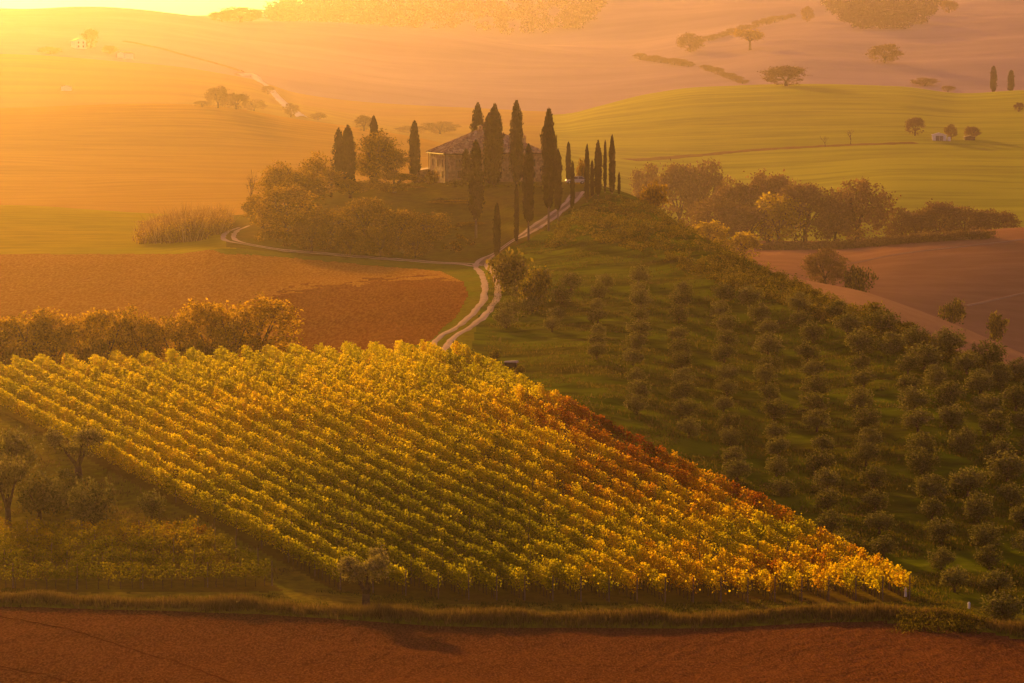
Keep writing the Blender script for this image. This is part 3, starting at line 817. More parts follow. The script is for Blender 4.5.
SHR = [
    ('shrub', 416, 186, 20, 588, 'light shrub on the bank below the outbuilding'),
    ('shrub', 433, 171, 12, 596, 'small shrub against the left wall of the farmhouse'),
    ('dark_shrub', 455, 180, 17, 588, 'dark shrub below the front left corner of the farmhouse'),
    ('dark_shrub', 447, 208, 22, 570, 'dark shrub on the grass slope below the farmhouse corner'),
    ('dark_shrub', 487, 184, 20, 586, 'dark shrub between the cypress trunks under the roof peak'),
    ('dark_shrub', 507, 188, 20, 586, 'dark shrub between the two tallest cypresses'),
    ('dark_shrub', 529, 186, 18, 588, 'dark shrub behind the cypress below the chimney'),
    ('dark_shrub', 539, 190, 16, 585, 'dark shrub left of the tall pointed cypress by the drive'),
    ('shrub', 575, 186, 9, 590, 'small shrub beside the parked car at the end of the drive'),
    ('shrub', 583, 160, 12, 600, 'shrub behind the roof of the parked car'),
    ('dark_shrub', 517, 253, 32, None, 'large dark bush on the bank right of the track junction'),
    ('dark_shrub', 532, 271, 32, None, 'large dark bush at the top of the olive grove, lower of two'),
    ('shrub', 655, 183, 26, 560, 'dark bush on the ridge line right of the hilltop cypresses'),
    ('dark_shrub', 495, 351, 13, 332, 'dark brush heap by the vineyard top next to a pale slab'),
    ('dark_shrub', 519, 366, 9, 319, 'small rusty bush just right of the pale slab'),
    ('dark_shrub', 868, 304, 34, 392, 'dark bush on the ridge line above the olive grove, upper of three'),
    ('dark_shrub', 897, 322, 30, 372, 'dark bush on the ridge line above the olive grove, middle of three'),
    ('dark_shrub', 930, 338, 34, 358, 'dark bush on the ridge line above the olive grove, lowest of three'),
    ('dark_shrub', 801, 533, 11, 238, 'dark small bush between the red vines and the grove'),
]
for kind, px, top, w, Y, lab in SHR:
    plant(kind, px, top, w, lab, 'shrub', Y=Y, base={517: 291, 532: 311}.get(px), group='bushes around the farm')
plant('bare', 250, 163, 20, 'leafless tree standing above the reeds left of the knoll', 'tree', Y=572)
# the row of trees before the ploughed field
ROW = [(8, 318, 40), (30, 312, 44), (52, 313, 34), (78, 316, 30), (103, 311, 34), (122, 309, 30), (141, 317, 24), (172, 317, 32), (205, 303, 38), (232, 306, 32), (258, 299, 48), (-22, 316, 44)]
POSN = ['at the left picture edge', 'second from the left edge', 'third from the left edge', 'fourth from the left edge', 'fifth from the left edge', 'sixth from the left edge, slightly taller',
        'seventh from the left edge, small', 'left of the tall pair at the right', 'third from the right end', 'second from the right end', 'largest, at the right end of the row', 'beyond the left edge']
for (px, top, w), pn in zip(ROW, POSN):
    plant('row_tree', px, top, w * 1.5, 'autumn tree in the row behind the vineyard, ' + pn, 'tree', Y=347 + random.uniform(-3, 5), group='tree row between vineyard and ploughed field')
for px, top, w, pn in ((90, 338, 30, 'left'), (187, 340, 22, 'middle'), (206, 341, 22, 'right'), (8, 344, 24, 'leftmost')):
    plant('shrub', px, top, w, 'low bush at the foot of the autumn tree row, %s of the bushes' % pn, 'shrub', Y=337, group='bushes at the foot of the tree row')

# ------------------------------------------------------------------ valley trees and far trees
VAL = [('far_tree', 647, 166, 26, 985, 'tree at the left end of the valley wood beside the ridge bush'), ('far_tree', 680, 166, 44, 990, 'broad tree in the back row of the valley wood, left part'),
       ('far_tree', 708, 164, 46, 985, 'broad domed tree in the back row of the valley wood'), ('far_tree', 738, 184, 40, 935, 'tree in the valley wood left of the twin domed crowns'),
       ('far_tree', 769, 175, 46, 935, 'tall rounded tree in the back of the valley wood'), ('far_tree', 716, 196, 46, 912, 'rounded tree at the front left of the valley wood'),
       ('yellow_tree', 779, 196, 44, 900, 'yellowish tree in the middle of the valley wood'), ('far_tree', 806, 185, 50, 905, 'domed tree left of the largest crown in the valley wood'),
       ('far_tree', 858, 182, 58, 900, 'largest domed tree at the right end of the valley wood'), ('far_tree', 836, 200, 34, 898, 'small tree between the two largest crowns of the valley wood'),
       ('far_tree', 748, 208, 40, 898, 'low tree at the front of the valley wood'), ('far_tree', 904, 209, 34, 930, 'tree at the left end of the right-hand valley tree row'),
       ('far_tree', 940, 203, 40, 930, 'tallest tree of the right-hand valley tree row'), ('far_tree', 966, 208, 38, 930, 'tree right of the tallest in the right-hand valley tree row'),
       ('far_tree', 995, 211, 40, 928, 'last tree at the right end of the valley tree row'), ('far_tree', 920, 214, 30, 926, 'small tree in the right-hand valley tree row beside the tallest'),
       ('yellow_tree', 711, 222, 32, 770, 'yellow bush tree behind the ridge, left of two'), ('yellow_tree', 744, 233, 34, 770, 'yellow bush tree behind the ridge, right of two'),
       ('far_tree', 826, 250, 42, 655, 'round dark tree just behind the olive hill'), ('dark_shrub', 953, 300, 20, 592, 'left bush on the crest of the narrow field behind the grove'),
       ('dark_shrub', 995, 314, 16, 583, 'right bush on the crest of the narrow field behind the grove'), ('dark_shrub', 858, 268, 24, 640, 'small bush right of the round dark tree behind the hill')]
for kind, px, top, w, Y, lab in VAL:
    plant(kind, px, top, w, lab, 'shrub' if 'bush' in lab and 'tree' not in lab else 'tree', Y=Y, group='trees in the valley behind the hill')
FARV = [('far_tree', 915, 118, 16, 136, 'tree left of the white shed'), ('far_tree', 951, 125, 11, 139, 'dark tree right of the white shed'), ('far_tree', 972, 127, 14, 139, 'tree above the small dark hut'),
        ('bare', 825, 133, 12, 147, 'leafless tree on the field bank, left of the two'), ('bare', 851, 127, 16, 145, 'leafless tree on the field bank, right of the two'), ('far_tree', 1019, 103, 8, 112, 'small round tree at the right edge of the green hill'),
        ('far_tree', 807, 7, 12, 22, 'small round tree left of the hilltop wood'), ('far_tree', 949, 1, 15, 13, 'small round tree right of the hilltop wood'),
        ('far_tree', 690, 34, 24, 52, 'dark tree at the lower end of the far hedge'), ('leggy_tree', 750, 30, 26, 50, 'spreading open tree on the far slope'), ('far_tree', 885, 45, 28, 63, 'lone spreading tree on the far brown slope'),
        ('far_tree', 786, 67, 36, 86, 'dark wide tree behind the green hill'), ('far_tree', 925, 78, 24, 86, 'left bush on the crest of the green hill'), ('far_tree', 948, 86, 12, 92, 'right bush on the crest of the green hill'),
        ('far_tree', 241, 8, 44, 22, 'dark copse tree on the left skyline'), ('far_tree', 222, 12, 22, 22, 'small copse tree left of the dark one on the skyline'), ('far_tree', 91, 30, 14, 48, 'dark tree beside the far farmhouse in the glow'),
        ('far_tree', 291, 104, 13, 117, 'tree at the lower end of the far pale road'), ('far_tree', 268, 86, 11, 94, 'tree beside the far pale road, halfway up'), ('far_tree', 318, 113, 16, 120, 'low tree right of the far pale road'),
        ('far_tree', 218, 87, 20, 108, 'tallest bush of the far hedge left of the pale road'), ('far_tree', 236, 94, 22, 109, 'middle bush of the far hedge left of the pale road'), ('far_tree', 254, 100, 22, 111, 'right bush of the far hedge left of the pale road'),
        ('far_tree', 202, 101, 14, 107, 'small left bush of the far hedge left of the pale road'), ('far_tree', 50, 47, 22, 54, 'tree left of the far farmhouse in the glow'), ('far_tree', 110, 46, 14, 54, 'tree right of the far farmhouse in the glow'),
        ('far_tree', 364, 116, 16, 131, 'tree on the slope behind the lone knoll cypress tip'), ('far_tree', 440, 122, 30, 134, 'hedge tree left of the farmhouse roof'), ('far_tree', 412, 126, 26, 134, 'hedge tree behind the lone cypress')]
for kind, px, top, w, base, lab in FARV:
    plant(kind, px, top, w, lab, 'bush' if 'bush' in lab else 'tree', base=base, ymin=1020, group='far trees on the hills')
for k, (x0, y0, x1, y1, n, lab) in enumerate([(700, 39, 790, 14, 12, 'dark bush of the hedge climbing the far slope'), (705, 66, 742, 80, 7, 'bush in the hedge left of the brown far slope'), (640, 56, 688, 63, 8, 'bush in the low hedge below the far slope')]):
    for i in range(n):
        f = i / (n - 1)
        p = hit(x0 + (x1 - x0) * f, y0 + (y1 - y0) * f + 4, 1750)
        if p is None: continue
        q = project(*p)
        plant('far_tree', q[0], q[1] - random.uniform(4, 7), random.uniform(9, 13), '%s, %s from its left end' % (lab, ORD[i]), 'bush', Y=p[1], group='far hedges')
# hilltop wood top right
wood = [(826 + 9.2 * (i % 13) + random.uniform(-3, 3), 30 - 7.2 * (i // 13) + random.uniform(-2, 2)) for i in range(52)]
Pw = []
for (x, y) in wood:
    lim = np.interp(x, [824, 840, 880, 920, 940], [10, 26, 34, 26, 8])
    if y > lim: continue
    p = hit(x, y, 2000)
    if p is None: continue
    c = crown_points([((0, 0, 8), (7, 7, 7)), ((3, 2, 6), (5, 5, 5)), ((-4, -2, 6), (5, 5, 5))], 70, 12, 1.3, 0.5)
    Pw.append(c + p)
Pw = np.vstack(Pw)
tag(link('far_wood', leaf_mesh('far_wood', Pw, 0.9, M['wood_leaf'])), kind='stuff')
# wooded slope on the skyline
Pw = []
for i in range(420):
    x = random.uniform(272, 600); Y = random.uniform(2950, 3400)
    p = at(x, Y)
    c = crown_points([((0, 0, 6), (8, 8, 6))], 16, 7, 1.6, 0.5)
    Pw.append(c + p)
Pw = np.vstack(Pw)
tag(link('skyline_wood', leaf_mesh('skyline_wood', Pw, 1.4, M['wood_leaf'])), kind='stuff')
# valley hedge
Pw = []
for i in range(150):
    f = i / 149
    p = hit(764 + f * 226, np.interp(f, [0, 0.35, 0.7, 1], [250, 249, 242, 238]), 780)
    if p is None: continue
    Pw.append(crown_points([((0, 0, 1.0), (1.6, 1.6, 1.3))], 9, 10, 0.5, 0.4) + p)
Pw = np.vstack(Pw)
h = link('hedge', leaf_mesh('hedge', Pw, 0.35, M['far_leaf']))
tag(h, 'long low brown hedge along the valley floor below the wood', 'hedge')
# ------------------------------------------------------------------ olive grove
COLS = [  # each line of trees: points (column, row) from the hilltop down
    ([(519, 301), (512, 318), (508, 336)], 18), ([(574, 293), (556, 311), (549, 334)], 17), ([(603, 288), (597, 318), (594, 360)], 15),
    ([(641, 283), (637, 330), (636, 372), (639, 410)], 17), ([(683, 296), (680, 350), (682, 400), (688, 440)], 18), ([(722, 305), (724, 360), (727, 420), (734, 482)], 18),
    ([(751, 307), (766, 335), (770, 400), (776, 455), (784, 512)], 19), ([(798, 311), (810, 345), (816, 420), (826, 490), (838, 552)], 20), ([(838, 319), (860, 350), (865, 430), (873, 500), (884, 570)], 21),
    ([(880, 336), (905, 372), (916, 440), (932, 520), (946, 575), (962, 600)], 22), ([(912, 348), (943, 395), (958, 450), (975, 520), (993, 575), (1006, 622)], 23), ([(952, 356), (985, 400), (1000, 450), (1015, 510), (1030, 570)], 23),
    ([(988, 369), (1015, 410), (1032, 450), (1050, 510)], 23), ([(1020, 380), (1045, 420), (1062, 460)], 23),
    ([(540, 288), (534, 303), (530, 318)], 17), ]
LN = ['first line from the track', 'second line from the track', 'third line from the track', 'fourth line from the track', 'fifth line from the track', 'sixth line from the track', 'seventh line from the track',
      'eighth line from the track', 'sixth line from the right edge', 'fifth line from the right edge', 'fourth line from the right edge', 'third line from the right edge', 'second line from the right edge', 'last line at the right edge', 'short line beside the dark bushes']
olives = []
for ci, (poly, step) in enumerate(COLS):
    a = np.array(poly, float); y = a[0, 1]; k = 0
    while y <= a[-1, 1] + 3:
        x = np.interp(y, a[:, 1], a[:, 0]) + random.uniform(-3.5, 3.5)
        yy = y + random.uniform(-2.5, 2.5)
        if not (ci > 3 and random.random() < 0.05):
            p = hit(x, yy)
            if p is not None and p[1] < 520:
                s = (step * (0.88 + 0.16 * (y - 280) / 300)) * random.uniform(0.85, 1.15)
                plant('olive', x, yy - 1.12 * s, 1.16 * s * random.uniform(0.9, 1.12), 'grey-green olive tree, %s down in the %s' % (ORD[k], LN[ci]), 'olive tree', base=yy, group='olive trees of the grove')
                olives.append(p); k += 1
        y += step * 0.95 * (0.82 + 0.36 * (y - 280) / 300)
print('olives', len(olives))
# older olives left of the vineyard
OLD = [(78, 428, 64, 478, 'gnarled olive with a forked trunk, tallest of the clump left of the vineyard'), (40, 472, 46, 520, 'rounded olive at the front of the clump left of the vineyard'),
       (90, 480, 42, 528, 'olive at the front right of the clump left of the vineyard'), (66, 470, 34, 508, 'olive in the middle of the clump left of the vineyard'), (8, 455, 52, 525, 'olive cut by the left picture edge'),
       (14, 430, 40, 480, 'dim olive at the back of the clump left of the vineyard'), (152, 492, 26, 520, 'small thin olive on the grass strip left of the vineyard')]
for px, top, w, base, lab in OLD:
    plant('gnarled' if 'gnarled' in lab or 'cut by' in lab else 'olive', px, top, w * 0.86, lab, 'olive tree', base=base, group='olives left of the vineyard')
plant('gnarled', 366, 552, 58, 'lone olive tree at the lower edge of the vineyard', 'olive tree', base=607)

# ------------------------------------------------------------------ vineyard
def vine_row(pts, label, group, hue_fn, density=205, posts=8, trunks=14, hgt=1.9, leafm='vine_leaf'):
    """pts: world polyline, near end first. One thing: foliage, end post, wires, the nearest trunks and posts"""
    p = np.array(pts, float)
    seg = np.concatenate([[0], np.cumsum(np.linalg.norm(np.diff(p[:, :2], axis=0), axis=1))])
    L = seg[-1]
    t = thing('vine_row', label, 'vine row', p[0], 0, None, group)
    o = p[0]
    nplant = max(3, int(L / 0.8))
    sp = (np.arange(nplant) + 0.3 + RNG.random(nplant) * 0.4) * L / nplant
    ph = hgt * (0.82 + 0.28 * RNG.random(nplant)); pw = 0.15 + 0.11 * RNG.random(nplant)
    dens = density * (0.65 + 0.7 * RNG.random(nplant)); dens[RNG.random(nplant) < 0.05] *= 0.2
    sw = fbm(sp / 6.0, np.full(nplant, p[0][0] * 3.1), 3, 77); ph = ph * (1 + 0.12 * sw); dens = dens * (1 + 0.4 * sw)
    cnt = dens.astype(int)
    idx = np.repeat(np.arange(nplant), cnt); n = len(idx)
    # canopy: a bushy band, with loose shoots above
    zz = np.where(RNG.random(n) < 0.84, 0.6 + (ph[idx] - 0.6) * RNG.random(n) ** 0.6, ph[idx] + 0.3 * RNG.random(n))
    along = sp[idx] + RNG.normal(size=n) * 0.30
    side = RNG.normal(size=n) * pw[idx] * np.where(zz > ph[idx], 0.5, 1.0)
    along = np.clip(along, 0, L)
    bx = np.interp(along, seg, p[:, 0]); by = np.interp(along, seg, p[:, 1])
    e = 0.5
    dx = np.interp(along + e, seg, p[:, 0]) - np.interp(along - e, seg, p[:, 0]); dy = np.interp(along + e, seg, p[:, 1]) - np.interp(along - e, seg, p[:, 1])
    l = np.hypot(dx, dy) + 1e-9
    X = bx - dy / l * side; Y = by + dx / l * side
    Z = ground(X, Y) + zz
    V, f = quads(np.column_stack([X, Y, Z]) - o, 0.042 + 0.07 * RNG.random(n) ** 1.5, up=0.0, asp=0.85)
    hue_p = hue_fn(np.interp(sp, seg, p[:, 0]), np.interp(sp, seg, p[:, 1]), np.interp(sp, seg, p[:, 2])) + RNG.normal(size=nplant) * 0.07
    hv = hue_p[idx] + 0.06 * (zz < 0.9)
    me = mesh_np('vine_foliage', V, f)
    at_ = me.attributes.new('hue', 'FLOAT', 'FACE'); at_.data.foreach_set('value', np.clip(hv, 0, 1).astype(np.float32))
    me.materials.append(M[leafm])
    link('foliage', me, None, t)
    for k in range(min(posts, int(L / 5) + 1)):
        s = min(k * 5.0, L)
        q = np.array([np.interp(s, seg, p[:, 0]), np.interp(s, seg, p[:, 1])]); z = float(ground(*q))
        link('post' if k else 'end_post', POST, None, t, (q[0] - o[0], q[1] - o[1], z - o[2]))
    for k in range(min(trunks, nplant)):
        q = np.array([np.interp(sp[k], seg, p[:, 0]), np.interp(sp[k], seg, p[:, 1])]); z = float(ground(*q))
        link('vine_trunk', VTR[k % 3], None, t, (q[0] - o[0], q[1] - o[1], z - o[2])).rotation_euler = (0, 0, k * 1.7)
    wb = MB()
    for hh in (0.75, 1.35):
        st = np.linspace(0, L, max(4, int(L / 6)))
        wx = np.interp(st, seg, p[:, 0]); wy = np.interp(st, seg, p[:, 1]); wz = ground(wx, wy) + hh
        wb.tube(list(np.column_stack([wx, wy, wz]) - o), [0.006] * len(st), 3)
    wb.build('wire', M['post_wood'], t)
    return t


mb = MB(); mb.tube([(0, 0, -0.3), (0, 0, 1.0), (0.01, 0, 1.95)], [0.05, 0.048, 0.045], 6); POST = mb.mesh('post'); POST.materials.append(M['post_wood'])
VTR = []
for k in range(3):
    mb = MB(); mb.tube([(0, 0, -0.15), (0.05 * (k - 1), 0.03, 0.35), (0.02, -0.04 * k, 0.75), (0.15, 0.02, 0.95)], [0.045, 0.036, 0.03, 0.018], 6)
    me = mb.mesh('vine_trunk'); me.materials.append(M['bark']); VTR.append(me)


def hue_main(x, y, z):
    px, py = project(x, y, z)
    h = 0.27 + 0.16 * fbm(x / 6, y / 12, 3, 301) + 0.12 * fbm(x / 28, y / 40, 2, 302)
    d = (py - 118 - 0.53 * px) / 290.0                     # 0 at the grove side, 1 at the grass path
    g = lambda cx_, cy_, rx, ry: np.exp(-(((px - cx_) / rx) ** 2 + ((py - cy_) / ry) ** 2))
    h = h + 0.30 * np.exp(-(d / 0.06) ** 2) * np.clip(0.75 + 1.6 * fbm(x / 3, y / 6, 2, 304), 0, 1.3) * np.clip((px - 560) / 60, 0, 1) * np.clip((900 - px) / 90, 0.25, 1)         # red rows beside the grove
    h = h + 0.24 * g(590, 432, 50, 16) + 0.22 * g(655, 462, 55, 24) + 0.22 * g(700, 520, 70, 38) + 0.22 * g(600, 488, 90, 28) + 0.14 * g(520, 430, 120, 30)
    h = h + 0.16 * g(465, 355, 70, 12) + 0.10 * np.clip((366 - py) / 10, 0, 1)
    h = h - 0.14 * g(430, 520, 90, 40) - 0.10 * g(480, 395, 60, 14)
    h = h - 0.22 * g(790, 545, 120, 10) + 0.32 * g(790, 582, 130, 22) - 0.16 * np.clip((py - 440) / 120, 0, 1) * np.clip((620 - px) / 150, 0, 1)
    h = h + 0.16 * np.clip(fbm(x / 2.2, y / 5, 2, 303), -0.5, 1) * np.clip((px - 430) / 120, 0, 1)
    return np.clip(h, 0.02, 0.97)


NROW = 21
for i in range(NROW):
    s = i / (NROW - 1)
    c = 410 + (119 - 410) * s
    slope = 0.53
    xb = (np.interp((598 - c) / slope, [340, 450, 700, 910], [589, 600, 603, 601]) - c) / slope
    pts = []
    for x in np.arange(xb, -150, -9.0):
        yl = c + slope * x
        ytop = np.interp(x, [-150, 0, 250, 430, 505, 530], [386, 379, 365, 361, 372, 386])
        if yl < ytop - 1: break
        h_ = hit(x, yl)
        if h_ is None or h_[1] > 332: break
        pts.append(h_)
    if len(pts) < 3: continue
    # a few metres over the crest so the rows do not stop at its edge
    d_ = pts[-1] - pts[-3]; d_ = d_ / np.linalg.norm(d_[:2])
    if pts[-1][1] > 300:
        for q_ in (3.0, 6.0):
            e_ = pts[-1] + d_ * 3.0; e_[2] = float(ground(e_[0], e_[1])); pts.append(e_)
    lab = ('reddest vine row, along the edge of the olive grove' if i == NROW - 1 else 'lowest vine row, beside the grass path on the left' if i == 0 else
           'golden autumn vine row, %s from the grass path' % ORD[i] if i <= NROW // 2 else 'orange and gold vine row, %s from the olive grove' % ORD[NROW - 1 - i])
    vine_row(pts, lab, 'vine rows of the main vineyard', hue_main)


def hue_small(x, y, z):
    px, py = project(x, y, z)
    return np.clip(0.04 + 0.24 * fbm(x / 4, y / 4, 2, 401) + 0.14 * np.clip((px - 100) / 150, 0, 1) * np.clip((575 - py) / 25, 0, 1) + 0.28 * np.clip((568 - py) / 16, 0, 1), 0.02, 0.95)


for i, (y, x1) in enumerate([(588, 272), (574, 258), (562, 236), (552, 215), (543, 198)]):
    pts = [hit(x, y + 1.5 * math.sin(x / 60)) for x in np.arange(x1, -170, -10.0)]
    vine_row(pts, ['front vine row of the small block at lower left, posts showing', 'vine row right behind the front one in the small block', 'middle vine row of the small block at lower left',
                   'fourth vine row of the small block, counted from the front', 'back vine row of the small block at lower left'][i], 'vine rows of the small block', hue_small, 200, 40, 60, 1.75, 'shaded_vine_leaf')

# ------------------------------------------------------------------ grass, scrub and reeds nobody could count
def tufts(name, base, h, s, mat, per=7, spread=0.22):
    base = np.asarray(base); n = len(base)
    B = np.repeat(base, per, 0); m = len(B)
    B[:, :2] += RNG.normal(size=(m, 2)) * spread
    B[:, 2] = ground(B[:, 0], B[:, 1]) - 0.03
    hh = np.repeat(np.broadcast_to(np.asarray(h, float), (n,)), per) * (0.5 + 0.8 * RNG.random(m))
    a = RNG.random(m) * 2 * math.pi; w = s * (0.6 + 0.8 * RNG.random(m))
    d = np.column_stack([np.cos(a), np.sin(a), np.zeros(m)]) * w[:, None]
    tip = B + np.column_stack([RNG.normal(size=m) * 0.3 * hh, RNG.normal(size=m) * 0.3 * hh, hh])
    V = np.stack([B - d, B + d, tip], 1).reshape(-1, 3)
    me = mesh_np(name, V, np.arange(3 * m).reshape(m, 3)); me.materials.append(mat)
    return tag(link(name, me), kind='stuff')


n = 5200
xx = RNG.uniform(-50, 52, n); l1 = np.interp(col_of(xx, 203.0), us, LY[1])
yy = l1 + 1.8 + RNG.normal(size=n) * 0.75
tufts('bank_grass', np.column_stack([xx, yy, yy * 0]), 0.5 * (0.6 + 0.9 * np.clip(fbm(xx / 3, yy / 3, 2, 8) + 0.5, 0, 1)), 0.03, M['dry_grass'], 8)
n = 5000
xx = RNG.uniform(-52, 56, n); l1 = np.interp(col_of(xx, 206.0), us, LY[1]); yy = l1 + 2.5 + RNG.random(n) * 9
k = fbm(xx / 4, yy / 2, 2, 9) > 0.0
tufts('headland_grass', np.column_stack([xx, yy, yy * 0])[k], 0.22, 0.04, M['green_grass'], 7)
# grove grass tussocks
n = 34000
uu = RNG.uniform(490, 1060, n); yy = np.exp(RNG.uniform(math.log(212), math.log(540), n)); xx = (uu - W / 2) / F * yy
l9 = np.interp(uu, us, LY[8]); qx, qy = project(xx, yy, ground(xx, yy))
k = (yy < l9 + 3) & ~inpoly(qx, qy, VINE_POLY) & (fbm(xx / 6, yy / 6, 2, 10) > -0.12)
tufts('grove_grass', np.column_stack([xx, yy, yy * 0])[k], 0.3, 0.055, M['green_grass'], 5, 0.4)
# path strip left
n = 4500
uu = RNG.uniform(-60, 345, n); yy = RNG.uniform(215, 300, n); xx = (uu - W / 2) / F * yy
qx, qy = project(xx, yy, ground(xx, yy)); k = ~inpoly(qx, qy, VINE_POLY) & ~inpoly(qx, qy, SMALL_POLY) & (fbm(xx / 4, yy / 4, 2, 12) > -0.05)
tufts('path_grass', np.column_stack([xx, yy, yy * 0])[k], 0.3, 0.05, M['dry_grass'], 6, 0.35)
# scrub along the ridge
SCRUB = [(600, 200), (640, 200), (700, 232), (760, 262), (830, 295), (905, 330), (985, 362), (1060, 384), (1060, 396), (960, 366), (905, 352), (850, 330), (790, 308), (735, 292), (680, 268), (640, 252), (590, 240), (545, 250), (560, 225)]
Ps, cn = [], 0
for i in range(15000):
    x = random.uniform(540, 1060); y = random.uniform(196, 398)
    if not inpoly(np.array([x]), np.array([y]), SCRUB)[0]: continue
    p = hit(x, y)
    if p is None or p[1] > 600: continue
    if float(fbm(p[0] / 6, p[1] / 9, 2, 14)) < -0.12 and random.random() < .7: continue
    r = random.uniform(0.3, 0.95)
    Ps.append(crown_points([((0, 0, r * 0.45), (r, r, r * 0.7))], 9, 7, r * 0.28, 0.5) + p); cn += 1
Ps = np.vstack(Ps)
tag(link('ridge_scrub', leaf_mesh('ridge_scrub', Ps, 0.10 + 0.07 * RNG.random(len(Ps)), M['scrub_leaf'], up=0.7, asp=0.45)), kind='stuff')
print('scrub clumps', cn, len(Ps))
# rank weeds at the right end of the bank
Pq = []
for i in range(60):
    p = hit(random.uniform(895, 985), random.uniform(618, 634)); r = random.uniform(0.3, 0.8)
    Pq.append(crown_points([((0, 0, r * 0.6), (r, r, r))], 9, 7, r * 0.3, 0.4) + p)
tag(link('bank_weeds', leaf_mesh('bank_weeds', np.vstack(Pq), 0.11, M['scrub_leaf'], up=0.8, asp=0.35)), kind='stuff')
# understorey on the knoll and reeds beside it
Pq = []
for i in range(300):
    x = random.uniform(254, 470); y = random.uniform(228, 258)
    if y > np.interp(x, [236, 300, 400, 470], [238, 249, 257, 255]): continue
    if x > 430 and random.random() < 0.75: continue
    p = hit(x, y, 500)
    if p is None: continue
    r = random.uniform(0.4, 1.2)
    Pq.append(crown_points([((0, 0, r * 0.5), (r, r, r * 0.8))], 10, 7, r * 0.3, 0.4) + p)
tag(link('knoll_undergrowth', leaf_mesh('knoll_undergrowth', np.vstack(Pq), 0.2, M['tree_leaf'], up=0.4)), kind='stuff')
Pq = []; rb = []; rh = []
for i in range(560):
    x = random.uniform(140, 228); y = random.uniform(222, 244)
    if y > np.interp(x, [140, 195, 228], [245, 242, 231]): continue
    p = hit(x, y, 480)
    if p is None or p[1] > 640: continue
    top = np.interp(x, [140, 152, 178, 205, 240], [228, 217, 207, 206, 203]) + 5 * float(fbm(p[0] / 3.5, p[1] / 6, 2, 33)) + random.uniform(0, 4)
    hh = max(0.5, (y - top) / ppm(p[1]) * random.uniform(0.75, 1.0))
    rb.append(p); rh.append(hh)
    if i % 2 == 0:
        r = 0.5 * hh * random.uniform(0.55, 0.85)
        Pq.append(crown_points([((0, 0, r), (r, r, r))], 14, 8, r * 0.28, 0.5) + p)
rb = np.array(rb); rh = np.array(rh)
tag(link('reed_bed_bushes', leaf_mesh('reed_bed_bushes', np.vstack(Pq), 0.17, M['row_leaf'], up=0.6, asp=0.5)), kind='stuff')
tufts('reeds', rb, rh, 0.07, M['reed'], 16, 0.7)

# ------------------------------------------------------------------ the farmhouse
M['stone'] = None


def stone_mat():
    m, nt, out = newmat('rubble_stone')
    tc = nt.nodes.new('ShaderNodeTexCoord').outputs['Object']
    v = N(nt, 'ShaderNodeTexVoronoi', i_Scale=2.6); nt.links.new(tc, v.inputs['Vector'])
    n = noise(nt, 0.7, 4, 0.6, pos=tc)
    sep = nt.nodes.new('ShaderNodeSeparateColor'); nt.links.new(v.outputs['Color'], sep.inputs[0])
    c = ramp(nt, sep.outputs[0], [(0.0, (0.30, 0.20, 0.11)), (0.5, (0.45, 0.32, 0.19)), (1.0, (0.56, 0.43, 0.28))])
    st = ramp(nt, n, [(0.4, (0.75, 0.7, 0.6)), (0.65, (1.1, 1.0, 0.9))])
    c = mixc(nt, c, st, 1.0, 'MULTIPLY')
    bs = N(nt, 'ShaderNodeBsdfPrincipled', i_Roughness=0.92); nt.links.new(c, bs.inputs['Base Color'])
    bp = N(nt, 'ShaderNodeBump', i_Strength=0.5, i_Distance=0.05); nt.links.new(v.outputs['Distance'], bp.inputs['Height']); nt.links.new(bp.outputs[0], bs.inputs['Normal'])
    nt.links.new(bs.outputs[0], out.inputs[0]); return m


def tile_mat():
    m, nt, out = newmat('clay_tiles')
    tc = nt.nodes.new('ShaderNodeTexCoord').outputs['Object']
    v = N(nt, 'ShaderNodeTexVoronoi', i_Scale=1.8); nt.links.new(tc, v.inputs['Vector'])
    sep = nt.nodes.new('ShaderNodeSeparateColor'); nt.links.new(v.outputs['Color'], sep.inputs[0])
    c = ramp(nt, sep.outputs[0], [(0.0, (0.28, 0.13, 0.05)), (0.5, (0.48, 0.26, 0.11)), (0.85, (0.62, 0.38, 0.17)), (1.0, (0.78, 0.58, 0.34))])
    bs = N(nt, 'ShaderNodeBsdfPrincipled', i_Roughness=0.85); nt.links.new(c, bs.inputs['Base Color'])
    bp = N(nt, 'ShaderNodeBump', i_Strength=0.4, i_Distance=0.06); nt.links.new(v.outputs['Distance'], bp.inputs['Height']); nt.links.new(bp.outputs[0], bs.inputs['Normal'])
    nt.links.new(bs.outputs[0], out.inputs[0]); return m


M['stone'] = stone_mat(); M['tiles'] = tile_mat()
M['pale_stone'] = plain_mat('dressed_stone', (0.34, 0.25, 0.16), (0.44, 0.33, 0.23), 3)
M['shutter'] = plain_mat('shutter_paint', (0.06, 0.035, 0.02), (0.09, 0.05, 0.03), 5)
M['iron'] = plain_mat('dark_iron', (0.03, 0.02, 0.015), (0.05, 0.035, 0.025), 5, 0.6)
M['plaster'] = plain_mat('white_plaster', (0.80, 0.78, 0.74), (0.88, 0.86, 0.82), 1.5, 0.85)
M['grey_door'] = plain_mat('grey_door', (0.20, 0.18, 0.16), (0.26, 0.24, 0.21), 3)
M['dark_in'] = plain_mat('dark_boards', (0.05, 0.035, 0.025), (0.08, 0.055, 0.035), 3)
M['lime'] = plain_mat('pale_limestone', (0.42, 0.36, 0.29), (0.55, 0.48, 0.40), 5, 0.9, 0, 0.4, 0.05)


def glass_mat(name, tintc):
    m, nt, out = newmat(name)
    bs = N(nt, 'ShaderNodeBsdfPrincipled', i_Roughness=0.08); bs.inputs['Base Color'].default_value = (*tintc, 1)
    nt.links.new(bs.outputs[0], out.inputs[0]); return m


